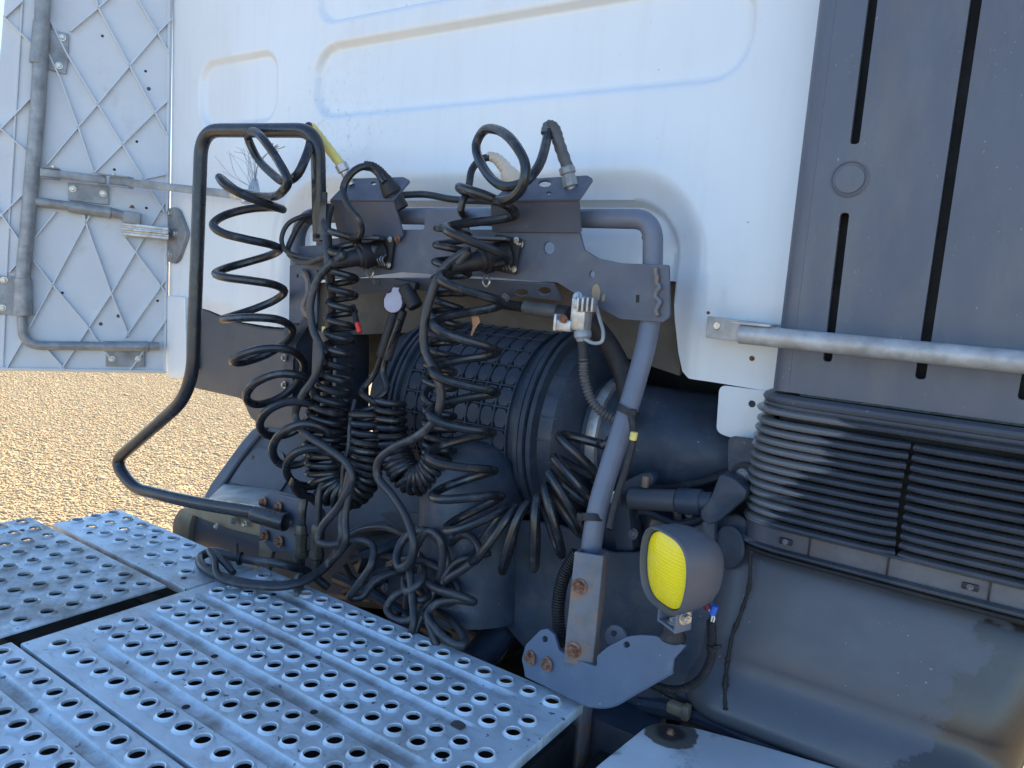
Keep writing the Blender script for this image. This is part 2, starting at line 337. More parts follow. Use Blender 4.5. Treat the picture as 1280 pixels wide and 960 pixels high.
def bolt(parent, p, n, r, mt, name='bolt'):
    k = (round(r, 4), mt.name)
    if k not in BOLT:
        V, F = hexhead(r); me = bpy.data.meshes.new('bolt'); me.from_pydata([tuple(v) for v in V], [], F); me.polygons.foreach_set('use_smooth', [True]*len(me.polygons)); me.set_sharp_from_angle(angle=R_(30)); me.materials.append(mt); BOLT[k] = me
    o = bpy.data.objects.new(name, BOLT[k]); COL.objects.link(o); o.parent = parent
    q = Vector(n).to_track_quat('Z', 'Y'); o.matrix_local = Matrix.Translation(Vector(p)-ORG[parent.name]) @ q.to_matrix().to_4x4() @ Matrix.Rotation(random.random()*6, 4, 'Z')
    ORG[o.name] = Vector(p); return o
def pxr(p, px): return px*(Vector(p)-CAM).dot(-cz_)/F_      # size in metres of px photo pixels at a point
# ================================================================== ground
gp = [Vector((x, y, 0)) for x, y in ((-400, -400), (400, -400), (400, 400), (-400, 400))]
obj('ground', (gp, [(0, 1, 2, 3)]), M['gravel'], kind='structure', org=(0, 0, 0))
# loose stones where the photograph shows the gravel, between the open fairing and the wheel arch
def stones():
    oc = np.array([(1, 0, 0), (-1, 0, 0), (0, 1, 0), (0, -1, 0), (0, 0, 1), (0, 0, -1)], float)
    of = np.array([(0, 2, 4), (2, 1, 4), (1, 3, 4), (3, 0, 4), (2, 0, 5), (1, 2, 5), (3, 1, 5), (0, 3, 5)])
    x = rng.uniform(-14.5, -3.4, 900000); y = rng.uniform(1.2, 11, 900000)
    q = np.stack([x*RT[i]+y*FW[i]+CAM_H*DN[i] for i in range(3)], -1); pu = 640+F_*q[:, 0]/q[:, 2]; pv = 480+F_*q[:, 1]/q[:, 2]
    keep = (q[:, 2] > .1) & (pu > -70) & (pu < 350) & (pv > 452) & (pv < 700)
    x = x[keep][:150000]; y = y[keep][:150000]; k = len(x)
    s = rng.gamma(2.5, .0024, k)+.0025
    V = np.repeat(oc[None], k, 0)*rng.uniform(.6, 1.25, (k, 6, 1))*s[:, None, None]*np.array([1.2, 1, .5])
    a = rng.uniform(0, 6.28, k); c, sn = np.cos(a)[:, None], np.sin(a)[:, None]
    X = V[..., 0]*c-V[..., 1]*sn; Y = V[..., 0]*sn+V[..., 1]*c
    V = np.stack([X+x[:, None], Y+y[:, None], V[..., 2]+s[:, None]*.25], -1).reshape(-1, 3)
    Fc = (of[None]+6*np.arange(k)[:, None, None]).reshape(-1, 3)
    me = bpy.data.meshes.new('gravel_stones'); me.vertices.add(len(V)); me.vertices.foreach_set('co', V.ravel())
    me.loops.add(Fc.size); me.loops.foreach_set('vertex_index', Fc.ravel().astype(np.int32)); me.polygons.add(len(Fc))
    me.polygons.foreach_set('loop_start', np.arange(0, Fc.size, 3, dtype=np.int32)); me.update(calc_edges=True); me.materials.append(M['stone'])
    o = bpy.data.objects.new('gravel_stones', me); COL.objects.link(o)
    props(o, 'loose pale brown gravel lying sunlit beside the truck', 'gravel', kind='stuff')
stones()
# ================================================================== truck cab: rear wall with pressings, flanged recess
YW = 1.3
cab = thing('truck_cab', 'white truck cab rear wall with pressed panels and a flanged recess', 'truck cab', CABORG)
def rear_wall():
    PW = PY(YW)
    def wp(u, v): p = P(u, v, YW); return (p.x, p.z)
    step = .006
    xs = np.arange(-2.166, .345, step); zt = P(600, -30, YW).z
    zs = np.concatenate([np.arange(1.52, 2.62, step), np.linspace(2.64, 3.65, 12)])
    X, Z = np.meshgrid(xs, zs)
    poly = [(-2.163, 3.62), wp(211, 374), wp(238, 382), wp(258, 388), wp(285, 400), wp(330, 407), wp(370, 411), wp(374, 352), wp(500, 352), wp(640, 352), wp(690, 350), wp(836, 350), wp(839, 400), wp(845, 440), wp(852, 464), wp(862, 473), wp(900, 479), wp(966, 490), (.33, wp(966, 490)[1]), (.33, 3.62)]
    poly = np.array(poly)
    def inside(px, pz):
        c = np.zeros(px.shape, bool); n = len(poly)
        for i in range(n):
            x1, z1 = poly[i]; x2, z2 = poly[(i+1) % n]
            if z1 == z2: continue
            t = ((z1 > pz) != (z2 > pz)) & (px < (x2-x1)*(pz-z1)/(z2-z1)+x1); c ^= t
        return c
    def snap(px, pz):
        best = np.full(px.shape, 1e9); bx = px.copy(); bz = pz.copy(); n = len(poly)
        for i in range(n):
            a = poly[i]; d = poly[(i+1) % n]-a; t = np.clip(((px-a[0])*d[0]+(pz-a[1])*d[1])/(d@d), 0, 1)
            qx = a[0]+t*d[0]; qz = a[1]+t*d[1]; e = (px-qx)**2+(pz-qz)**2; k = e < best
            best[k] = e[k]; bx[k] = qx[k]; bz[k] = qz[k]
        return bx, bz
    def sdr(px, pz, x0, x1, z0, z1, r):
        dx = abs(px-(x0+x1)/2)-(x1-x0)/2+r; dz = abs(pz-(z0+z1)/2)-(z1-z0)/2+r
        return np.hypot(np.maximum(dx, 0), np.maximum(dz, 0))+np.minimum(np.maximum(dx, dz), 0)-r
    sm = lambda t: np.clip(t, 0, 1)**2*(3-2*np.clip(t, 0, 1))
    I = inside(X, Z); ok = I[:-1, :-1] | I[1:, :-1] | I[:-1, 1:] | I[1:, 1:]
    use = np.zeros_like(I); use[:-1, :-1] |= ok; use[1:, :-1] |= ok; use[:-1, 1:] |= ok; use[1:, 1:] |= ok
    o = use & ~I; bx, bz = snap(X[o], Z[o]); X[o] = bx; Z[o] = bz
    H = np.zeros_like(X)
    x0, zb = wp(392, 90)[0], wp(440, 146)[1]; x1 = wp(946, 30)[0]; zt_ = wp(640, 14)[1]
    for (a, b, c, d, r, dep) in ((x0, x1, zb, zt_, .078, .011), (wp(249, 110)[0], wp(346, 110)[0], wp(290, 157)[1], wp(300, 68)[1], .06, .010), (x0+.005, x1, zt_+.045, zt_+.24, .06, .009)):
        s = sdr(X, Z, a, b, c, d, r); H += 1.5*dep*sm(-s/.012)
    s = sdr(X, Z, wp(366, 330)[0], wp(842, 330)[0], 1.0, wp(760, 249)[1], .105)
    H += .020*sm((.055-s)/.06)+.024*sm((.002-s)/.012); H -= .004*np.exp(-((s-.062)/.02)**2)
    s2 = sdr(X, Z, -3, wp(300, 390)[0], 1.0, wp(250, 372)[1], .05); H += .012*sm(-s2/.05)
    H += .0012*np.sin(X*2.1+Z*3)
    idx = -np.ones(X.shape, int); idx[use] = np.arange(use.sum())
    V = np.stack([X[use], YW+H[use], Z[use]], -1)
    F = [(idx[i, j], idx[i, j+1], idx[i+1, j+1], idx[i+1, j]) for i, j in zip(*np.nonzero(ok))]
    bm = bmesh.new(); vs = [bm.verts.new(v) for v in V]
    for f in F: bm.faces.new([vs[k] for k in f])
    bmesh.ops.remove_doubles(bm, verts=bm.verts, dist=2e-4)
    be = [e for e in bm.edges if len(e.link_faces) == 1]
    r = bmesh.ops.extrude_edge_only(bm, edges=be)
    for g in r['geom']:
        if isinstance(g, bmesh.types.BMVert): g.co.y += .022
    bm.verts.index_update(); g = [v.co.copy() for v in bm.verts], [tuple(v.index for v in f.verts) for f in bm.faces]; bm.free()
    return g
obj('rear_wall', rear_wall(), M['white'], cab, ang=50)
# sides, roof and front of the cab (they throw the shade behind it)
def shell():
    x0, x1, y0, y1, z0, z1 = -2.165, .345, YW+.02, 3.5, 1.62, 3.64
    return join(box((x0+.01, (y0+y1)/2, (z0+z1)/2), (.02, y1-y0, z1-z0), .002), box((x1-.01, (y0+y1)/2, (z0+z1)/2), (.02, y1-y0, z1-z0), .002),
                box(((x0+x1)/2, (y0+y1)/2, z1), (x1-x0-.04, y1-y0, .03), .004), box(((x0+x1)/2, y1, (z0+z1)/2), (x1-x0-.05, .02, z1-z0-.05), .002))
obj('cab_shell', shell(), M['white'], cab)
obj('front_bumper', box((-.91, 3.3, .98), (2.4, .35, 1.24), .05), M['plastic'], cab)  # unseen lower front, added to keep sun from under the cab
obj('side_blind', box((.2, 2.3, .85), (.03, 1.9, .9), .01), M['deflector'], cab)  # added panel hiding the sunlit ground past the mudguard corner
obj('side_blind', box((-2.12, 2.85, .9), (.03, 1.2, 1.4), .01), M['plastic'], cab)  # added panel, shades the ground under the cab's left side
obj('engine_tunnel', box((-.75, 2.6, .75), (1.3, .9, 1.0), .05), M['black'], cab)
zf = P(470, 476, 1.6).z
obj('cab_floor', join(box((-.9, 2.5, 1.64), (2.4, 1.9, .05), .004), box((-1.35, 2.2, (zf+1.62)/2), (.9, 1.1, 1.62-zf), .02), box((-.1, 2.2, 1.45), (1.6, 1.2, .5), .02)), M['black'], cab)
obj('underside_panel', plate(PY(YW+.075), [(366, 322), (640, 318), (850, 330), (850, 470), (700, 420), (500, 416), (366, 422)], .01), M['under'], cab)
# lower right tab with its round hole
tb = obj('lower_tab', plate(PY(YW-.006), [(899, 481), (895, 540), (912, 547), (950, 552), (972, 553), (975, 491)], .004, holes=[(940, 505, .006)], rnd=.014), M['white'], cab)
obj('hole_plug', lathe(P(940, 505, YW-.001), (0, -1, 0), [(0, .0062), (.002, .006)], 16), M['rubber'], cab)
for u, v in ((940, 448), (886, 391), (805, 297)): bolt(cab, P(u, v, YW-.001), (0, -1, 0), .0032, M['rust'], 'screw')
# bottom left corner of the body side
obj('corner_trim', join(plate(PY(YW-.01), [(207, 369), (231, 371), (233, 470), (224, 474), (208, 472)], .04, rnd=.01, bev=.006)), M['white'], cab)
sk_pl = PY(YW+.012)
skirt = obj('skirt_panel', plate(sk_pl, [(231, 371), (252, 385), (286, 401), (332, 410), (420, 414), (420, 545), (326, 533), (311, 522), (303, 499), (240, 485), (232, 470)], .12, rnd=.03, bev=.006), M['plastic'], cab, label='dark grey plastic skirt under the left end of the wall')
obj('skirt_recess', plate(PY(YW-.001), [(236, 392), (243, 392), (246, 462), (236, 464)], .012, rnd=.012, bev=.003), M['black'], skirt)
# ================================================================== open side fairing with lattice ribs
hp = P(213, 250, YW); FN = Vector((.851, -.525, 0)).normalized()
FP = Plane(hp+FN*.006, FN)
fair = thing('side_fairing', 'open white side fairing with diagonal ribs inside and a bolted galvanised tube frame', 'fairing', (hp.x-.2, hp.y-.3, FP.px(100, 463).z))
obj('panel', plate(FP, [(219, -200), (209, 467), (-34, 463), (5, 2), (20, -200)], .022, rnd=.006, bev=.003), M['deflector'], fair)
obj('edge_rim', join(sweep([FP.px(28, -200)+FN*.002, FP.px(28, 0)+FN*.002, FP.px(10, 300)+FN*.002, FP.px(3, 463)+FN*.002], .004, 6), sweep([FP.px(214, -200)+FN*.003, FP.px(206, 464)+FN*.003], .005, 6), sweep([FP.px(206, 464)+FN*.003, FP.px(-34, 460)+FN*.003], .005, 6)), M['deflector'], fair)
ribs = [[(110, -40), (123, 11), (162, 83), (194, 142), (209, 169)], [(160, -40), (172, 0), (197, 42), (211, 67)], [(60, 20), (86, 72), (122, 131), (153, 181), (178, 222), (206, 266)],
        [(60, 65), (75, 97), (98, 159), (117, 216), (139, 340)][:3], [(98, 159), (117, 216)], [(105, 267), (108, 280), (139, 366), (161, 419)], [(42, 325), (66, 356), (111, 409), (120, 423), (140, 450)], [(-13, 250), (0, 265), (25, 301)],
        [(156, 297), (200, 356), (206, 364)], [(5, 22), (42, 58)], [(-6, 155), (34, 190)], [(59, 436), (81, 461)], [(88, 40), (123, 11), (135, 0), (170, -40)],
        [(59, 206), (98, 159), (123, 130), (162, 83), (197, 42), (214, 25)], [(118, 216), (153, 181), (192, 142), (209, 127)], [(178, 224), (208, 218)], [(9, 459), (30, 423), (66, 356), (106, 281), (114, 267)],
        [(77, 461), (111, 409), (139, 367), (178, 300)], [(156, 422), (200, 359), (208, 348)], [(42, 300), (70, 265)], [(-6, 169), (39, 123)], [(6, 23), (28, 3)], [(-14, 285), (30, 242)], [(12, 340), (25, 326)], [(163, 462), (207, 400)], [(178, 300), (205, 255)]]
for rb in ribs:
    pts = [FP.px(*q)+FN*.0035 for q in rb]
    obj('rib', sweep(pts, 1, prof=[(.008, .0020), (-.006, .0026), (-.006, -.0026), (.008, -.0020)], up=FN), M['deflector'], fair)
for u, v in ((128, 45), (182, 89), (171, 177), (143, 212), (183, 260), (78, 366), (197, 376)):
    obj('drain_hole', lathe(FP.px(u, v)-FN*.001, FN, [(0, .0045), (.002, .0035)], 10), M['black'], fair)
for u, v, a in ((126, 405, .3), (148, 395, 1.2), (186, 111, .2)):
    obj('mud_spot', lathe(FP.px(u, v)-FN*.001, FN, [(0, .007), (.0025, .004)], 7), M['stain'], fair)
def fo(u, v, h=.026): return Plane(hp+FN*h, FN).px(u, v)
tf = obj('tube_frame', join(sweep(fillet([fo(58, -160), fo(52, 50), fo(47, 140), fo(33, 300), fo(29, 340), fo(25, 390), fo(25, 395)], .02), .0185, 16)), M['galv'], fair)
obj('tube_frame', sweep(fillet([fo(27, 370), fo(29, 432), fo(80, 432), fo(140, 433), fo(199, 433)], .07, 10), .0128, 14), M['galv'], fair)
obj('cross_tube', sweep(fillet([fo(45, 252), fo(85, 257), fo(138, 265), fo(152, 268), fo(163, 274), fo(175, 276)], .03), .0125, 14), M['galv'], fair)
for pts, r in (([fo(52, 28), fo(47, 80)], .0205), ([fo(29, 348), fo(30, 394)], .022), ([fo(86, 258), fo(139, 266)], .0165), ([fo(130, 433), fo(186, 433)], .0155)):
    obj('clamp_sleeve', cyl(pts[0], pts[1], r, 18, .06), M['galv'], fair)
fpl = Plane(hp+FN*.014, FN)
for px, bs in (([(60, 36), (86, 42), (85, 76), (82, 93), (60, 86)], [(78, 47), (74, 82)]), ([(-12, 344), (26, 346), (24, 394), (-12, 393)], [(5, 350), (3, 385)]), ([(85, 228), (136, 233), (136, 256), (85, 250)], [(91, 236), (129, 242)]), ([(132, 434), (181, 436), (181, 459), (132, 458)], [(140, 449), (173, 449)])):
    cp = obj('clamp_plate', plate(fpl, px, .006, rnd=.003), M['galv'], fair)
    for q in bs: bolt(cp, fpl.px(*q), FN, .0065, M['zinc'])
obj('pivot_block', boxdir(fo(154, 271), fo(176, 274), .034, .036, .004), M['galv'], fair)
bolt(fair, fo(165, 260, .03), (0, 0, 1), .006, M['rust'])
ha, hb = fo(154, 286, .02), P(212, 292, YW-.03)
obj('hinge_arm', join(boxdir(ha, hb, .016, .034, .002), boxdir(ha, hb, .03, .008, .002), boxdir(ha+Vector((0, 0, .014)), hb+Vector((0, 0, .012)), .022, .01, .002), boxdir(ha-Vector((0, 0, .014)), hb-Vector((0, 0, .014)), .022, .01, .002)), M['alu'], fair)
hpl = PY(YW-.012)
hg = obj('hinge_plate', plate(hpl, [(208, 262), (216, 258), (222, 262), (233, 290), (232, 297), (222, 325), (216, 330), (207, 326)], .016, rnd=.012, bev=.003), M['galv'], fair)
for q in ((213, 267), (220, 292), (213, 318)): bolt(hg, hpl.px(*q), (0, -1, 0), .008, M['zinc'])
sa, sm_, sb = fo(50, 215, .05), fo(133, 225, .05), P(300, 244, YW-.06)
obj('stay_bar', join(boxdir(sa, sm_, .008, .022), boxdir(sm_.lerp(sb, .03)+Vector((0, 0, 0)), sb, .008, .021)), M['galv'], fair)
for sg_ in (1, -1):
    dz_ = Vector((0, 0, .014))*sg_
    obj('stay_link', boxdir(sa.lerp(sm_, .02)+dz_, sa.lerp(sm_, .3)+dz_, .02, .004), M['galv'], fair)
    obj('stay_link', boxdir(sa.lerp(sm_, .9)+dz_, sm_.lerp(sb, .2)+dz_, .022, .004), M['galv'], fair)
bolt(fair, sm_.lerp(sb, .06)+Vector((0, 0, .016)), (0, 0, 1), .005, M['zinc']); bolt(fair, sa.lerp(sm_, .2)+Vector((0, 0, .016)), (0, 0, 1), .005, M['zinc'])
hk = obj('stay_hook', join(boxdir(P(285, 242, YW-.06), P(308, 245, YW-.06), .022, .024, .004), cyl(P(306, 238, YW-.06), P(308, 254, YW-.06), .013, 14), boxdir(P(306, 250, YW-.055), P(330, 252, YW-.03), .012, .014, .003)), M['alu'], fair)
# ================================================================== intake stack on the right
stack = thing('air_intake_stack', 'tall dark grey air intake duct with ribbed rubber bellows below', 'air intake', (-.1, 1.25, 1.35))
YS = 1.2; xl = -.318; zb = P(968, 488, YS).z
xc = xl+.03
spl = PY(YS)
def slot(pts, w_):           # groove between two photo points, width in metres
    a, b = spl.px(*pts[0]), spl.px(*pts[1]); d = (b-a).normalized(); s = Vector((d.z, 0, -d.x))*w_/2
    ring = [a+s, a-s, b-s, b+s]; return round2([spl.loc(q) for q in ring], w_*.4, 3)
slots = [slot(((1109, -140), (1068, 180)), .0125), slot(((1056, 266), (1034, 452)), .0125), slot(((1241, -140), (1150, 474)), .0135), slot(((1330, 240), (1279, 500)), .0135)]
zt = 3.2
outer = [spl.loc(Vector(q)) for q in ((xc, YS, zb), (.33, YS, zb), (.33, YS, zt), (xc, YS, zt))]
obj('duct_panel', plate_local(spl, outer, .012, slots, .0006), M['panel'], stack)
def corner():
    prof = [(xl+.006, YW-.004), (xl, YS+.06), (xl, YS+.03)]+[(xc-.03*math.cos(a), YS+.03-.03*math.sin(a)) for a in np.linspace(.1, math.pi/2, 10)]+[(xc+.0005, YS+.014)]
    V = [Vector((x+(.004 if k else 0), y, z)) for k, z in ((0, zb), (0, zb+.3), (0, zt)) for x, y in prof]; n = len(prof)
    return V, [(i*n+j, i*n+j+1, (i+1)*n+j+1, (i+1)*n+j) for i in range(2) for j in range(n-1)]
obj('duct_corner', corner(), M['panel'], stack)
obj('duct_core', box((.02, 1.262, (zb+zt)/2), (.6, .07, zt-zb-.01), .002), M['black'], stack)
cc = P(1062, 224, YS)
obj('round_cap', join(lathe(cc-Vector((0, -.0005, 0)), (0, -1, 0), [(0, .0265), (.0022, .0262), (.003, .0245), (.0012, .0235), (.0008, .021), (.003, .0205), (.0034, .019), (.0036, .0001)], 40)), M['panel'], stack)
def bell(z, x1, r=.0075, x0=None, yo=0, rz=1.0, extra=0):
    if x0 is None:
        pts = [(-.30, 1.33), (-.336, 1.27), (-.333, 1.225), (-.315, 1.198), (-.285, 1.186), (-.24, 1.182), (x1-.02, 1.181), (x1, 1.186)]
    else: pts = [(x0, 1.186), (x0+.015, 1.181), (x1, 1.181)]
    pts = [(x-extra, y-yo) for x, y in pts]
    return sweep(catmull([Vector((x, y, z)) for x, y in pts], 8), 1, prof=[(r*rz*math.cos(a), r*2.1*math.sin(a)) for a in np.linspace(0, 2*math.pi, 13)[:-1]], up=(0, 0, 1))
z1 = P(950, 527, 1.185).z; z2 = P(940, 648, 1.185).z; nf = 12
xd0 = P(1121, 600, 1.185).x; xd1 = P(1141, 600, 1.185).x
for i in range(nf):
    z = z1+(z2-z1)*i/(nf-1)+(random.random()-.5)*.0012
    obj('fold', bell(z, xd0, .0066, extra=-.009+.004*math.sin(i/(nf-1)*3.14)), M['bellows'], stack); obj('fold', bell(z-.001, .3, .0066, xd1), M['bellows'], stack)
obj('bellows_core', join(box((-.0, 1.255, (z1+z2)/2), (.6, .1, z1-z2+.04), .01)), M['black'], stack)
zc1, zc2 = P(962, 499, 1.185).z, P(955, 513, 1.185).z
obj('top_band', join(bell(zc1, .3, .0085, yo=-.012, rz=1.1, extra=-.016), bell((zc1+zc2)/2, .3, .006, yo=-.009, extra=-.014)), M['plastic'], stack)
obj('top_band', bell(zc2, .3, .0062, yo=-.001, extra=-.006), M['bellows'], stack)
zb1, zb2 = P(940, 662, 1.185).z, P(938, 680, 1.185).z
def band(z0, z1_, yo, x1=.32, th=.004):
    pts = [(-.30, 1.33), (-.334, 1.27), (-.331, 1.225), (-.313, 1.2), (-.283, 1.19), (-.24, 1.187), (-.1, 1.186), (x1, 1.186)]
    return sweep(catmull([Vector((x, y-yo, (z0+z1_)/2)) for x, y in pts], 8), 1, prof=[((z0-z1_)/2, -th), ((z0-z1_)/2-.001, th), ((z1_-z0)/2, th), ((z1_-z0)/2+.001, -th)], up=(0, 0, 1))
zq0, zq1 = P(940, 652, 1.18).z, P(938, 682, 1.18).z
obj('base_flange', band(zq0, zq1+.006, .005), M['flange'], stack)
obj('base_lip', bell(zq1+.004, .3, .0045, yo=.006), M['bellows'], stack)
obj('top_lip', bell(zq0, .3, .003, yo=.005), M['bellows'], stack)
obj('gasket', bell(zq1-.006, .3, .0055, yo=.001), M['black'], stack)
for u in (1010, 1112, 1245): obj('flange_joint', box((P(u, 690, 1.172).x, 1.1765, (zq0+zq1)/2+.003), (.0025, .004, zq0-zq1-.012), .0006), M['rubber'], stack)
for u in (978, 1218):
    p = Vector((P(u, 700, 1.17).x, 1.1765, (zq0+zq1)/2+.002)); obj('screw_pad', box(p, (.02, .005, .010), .0018), M['rubber'], stack); bolt(stack, p-Vector((0, .003, 0)), (0, -1, 0), .003, M['chan'], 'screw')
# plate with the white-metal pin left of the bellows
pin = thing('pivot_bracket', 'dark bracket plate with bright round pin beside the bellows', 'bracket', P(935, 640, 1.24))
obj('bracket_plate', plate(PY(1.245), [(910, 545), (965, 552), (965, 640), (930, 628), (915, 612), (910, 600)], .012, rnd=.012), M['engine'], pin)
pc = P(930, 594, 1.238)
obj('washer', lathe(pc, (0, -1, 0), [(0, .022), (.003, .022), (.004, .018)], 24), M['rubber'], pin)
obj('pin', lathe(pc, (0, -1, 0), [(0, .0125), (.009, .0125), (.011, .011), (.0105, .008), (.012, .007)], 20), M['alu'], pin)
# ================================================================== galvanised rail
YR = 1.14
ra, rb_ = P(930, 416, YR), P(1280, 454, YR); rd = Vector((1, 0, 0))
rail = thing('guard_rail', 'light galvanised tube rail crossing the dark intake duct', 'rail', P(930, 430, YR))
zr = (P(1000, 423, YR).z+P(1250, 451, YR).z)/2
obj('tube', cyl((P(925, 415, YR).x, YR, zr), (.4, YR, zr-.002), .0148, 20, .05), M['galv_light'], rail)
bpl = PY(YW-.05)
rp = obj('end_bracket', plate(bpl, [(884, 395), (968, 405), (968, 432), (882, 422)], .005, rnd=.003), M['galv_light'], rail)
obj('spacer', box((P(925, 412, YW-.05).x, YW-.024, P(925, 412, YW-.05).z), (.03, .042, .03), .003), M['galv_light'], rail)
obj('cleat', box((P(940, 405, YR).x, YR+.02, zr+.0165), (.06, .06, .004), .001), M['galv_light'], rail)
obj('slot_hole', lathe(bpl.px(896, 407)-Vector((0, .0002, 0)), (0, -1, 0), [(0, .007), (.001, .006)], 14), M['zinc'], rail)
# ================================================================== right fender
def fender():
    prof = [(P(940, 700, 1.23).z+.03, 1.215), (P(940, 695, 1.19).z, 1.205), (P(940, 695, 1.19).z-.012, 1.196), (1.28, 1.178), (P(920, 800, 1.155).z, 1.158), (P(920, 818, 1.15).z, 1.1535), (P(920, 828, 1.15).z, 1.1520), (P(918, 842, 1.147).z, 1.147), (P(905, 880, 1.12).z, 1.122), (1.105, 1.116), (1.085, 1.122), (1.07, 1.15), (1.06, 1.24)]
    prof = [(p.y, p.x) for p in catmull([Vector((z, y, 0)) for z, y in prof], 5)]
    xs = np.concatenate([np.linspace(-.40, -.02, 30), np.linspace(-.01, .2, 40)]); V = []; F = []
    for x in xs:
        for y, z in prof:
            xe = .085+(z-1.157)*.27; t = max(0, (x-(xe-.07))/.07); dy = .07*(1-math.sqrt(max(0, 1-min(t, .985)**2)))+max(0, t-.985)*1.2
            t2 = max(0, (-.318-x)/.08); dy2 = .06*t2*t2
            V.append(Vector((x, y+dy+dy2, z)))
    n = len(prof)
    for i in range(len(xs)-1):
        for j in range(n-1): F.append((i*n+j, i*n+j+1, (i+1)*n+j+1, (i+1)*n+j))
    return V, F
fend = thing('mudguard', 'dark grey plastic mudguard below the bellows with a dripping black seam', 'mudguard', FENDORG)
obj('guard_panel', fender(), M['fender'], fend, ang=60)
obj('inner_panel', plate(P3(P(890, 660, 1.21), P(900, 880, 1.16), P(620, 720, 1.185)), [(945, 665), (925, 640), (885, 650), (800, 690), (760, 690), (700, 655), (560, 640), (470, 640), (540, 700), (620, 770), (690, 850), (760, 890), (870, 880), (910, 885)], .012, rnd=.02, bev=.003), M['engine'], fend)
obj('pocket', plate(P3(P(890, 660, 1.20), P(900, 760, 1.18), P(860, 700, 1.206)), [(893, 668), (905, 655), (922, 660), (930, 680), (928, 700), (915, 712), (900, 710), (893, 695)], .006, rnd=.02, bev=.002), M['engine'], fend)
sp_ = [(937, 683, 1.19), (938, 712, 1.184), (936, 735, 1.178), (931, 752, 1.174), (924, 772, 1.166), (915, 795, 1.158), (912, 812, 1.152), (909, 830, 1.15), (907, 850, 1.137), (906, 870, 1.127), (907, 888, 1.119)]
sg = catmull([P(u, v, y-.001) for u, v, y in sp_], 8)
obj('seam_bead', sweep(sg, [.0021+.0034*abs(math.sin(i*.31))*random.random()*.7+(.0014*random.random() if i > 46 else 0) for i in range(len(sg))], 7), M['black'], fend)
# ================================================================== hose rack
YK = 1.15
rack = thing('hose_rack', 'dark grey steel hose rack with bent tube frame and socket plate', 'rack', P(610, 340, YK))
YT = 1.185
tc_ = [P(372, 400, YT), P(372, 272, YT), P(500, 270, YT), P(650, 272, YT), P(816, 276, YT), P(816, 330, YT), P(814, 405, YT-.01), P(795, 480, YT-.04), P(763, 580, YT-.085), P(745, 640, YT-.11), P(737, 700, YT-.12)]
tc_[1].z = tc_[2].z = tc_[3].z = tc_[4].z = (tc_[2].z+tc_[3].z)/2
obj('frame_tube', sweep(fillet(tc_, .075, 10), .0172, 18), M['pole'], rack)
kp = PY(YK)
def el(u, v, rx, ry, n=16): return [(u+rx*math.cos(2*math.pi*k/n), v+ry*math.sin(2*math.pi*k/n)) for k in range(n)]
obj('socket_plate', plate(kp, [(395, 300), (480, 292), (497, 287), (530, 287), (531, 262), (583, 262), (585, 287), (612, 287), (724, 289), (730, 312), (748, 323), (777, 329), (836, 331), (837, 396), (829, 403), (775, 399), (745, 383), (696, 353), (620, 347), (500, 340), (440, 348), (395, 350)], .006, rnd=.004,
    hole_rings=[el(686, 310, 7, 8), el(740, 343, 3.5, 4.5), [(795, 369), (799, 369), (799, 378), (795, 378)]]), M['rack'], rack)
obj('lower_lip', plate(P3(P(560, 349, YK+.002), P(690, 354, YK+.002), P(650, 373, YK+.03)), [(440, 349), (560, 348), (692, 355), (703, 377), (655, 371), (500, 362), (440, 370)], .004, hole_rings=[el(652, 366, 8, 4.5), el(681, 364, 8, 5)], rnd=.004), M['rack'], rack)
obj('end_weld', sweep(catmull([P(822+random.uniform(-3, 3), v, YK-.004) for v in range(335, 400, 6)], 4), .0042, 8), M['chan'], rack)
obj('rust_scrape', plate(PY(YK-.0015), [(741, 357), (747, 354), (751, 362), (749, 376), (743, 378), (739, 368)], .001, rnd=.004), M['tan'], rack)
obj('rust_scrape', plate(PY(YK-.0015), [(752, 370), (757, 366), (756, 376), (752, 378)], .001, rnd=.003), M['tan'], rack)
Yf = 1.112
obj('front_bracket', plate(P3(P(413, 250, Yf), P(491, 250, Yf), P(460, 295, YK-.008)), [(412, 250), (491, 250), (504, 294), (478, 332), (430, 332), (424, 300)], .005, rnd=.003), M['rack'], rack)
obj('front_bracket', plate(P3(P(614, 251, Yf), P(722, 247, Yf), P(660, 290, YK-.008)), [(613, 251), (723, 247), (726, 291), (615, 290)], .005, rnd=.003), M['rack'], rack)
s1 = P3(P(413, 249, Yf-.001), P(491, 249, Yf-.001), P(470, 222, Yf+.045)); s2 = P3(P(614, 250, Yf-.001), P(722, 246, Yf-.001), P(700, 220, Yf+.05))
obj('coupling_shelf', plate(s1, [(412, 250), (438, 223), (504, 221), (512, 225), (491, 250)], .005, rnd=.004, hole_rings=[el(467, 229, 3.5, 2)]), M['rack'], rack)
obj('coupling_shelf', plate(s2, [(613, 251), (646, 224), (734, 219), (741, 223), (724, 248)], .005, rnd=.004, hole_rings=[el(681, 229, 8, 4.5), el(686, 241, 3, 2)]), M['rack'], rack)
obj('left_bracket', join(plate(PY(1.13), [(362, 331), (396, 333), (396, 404), (361, 404)], .006, rnd=.005, holes=[(372, 345, .004)]), plate(PY(1.125), [(372, 308), (404, 306), (410, 340), (376, 334)], .006, rnd=.004)), M['rack'], rack)
obj('weld_lump', sweep(catmull([P(378, 338, 1.122), P(384, 348, 1.12), P(386, 362, 1.12), P(380, 385, 1.122), P(388, 398, 1.122)], 5), [.006+.003*random.random() for _ in range(21)], 8), M['chan'], rack)
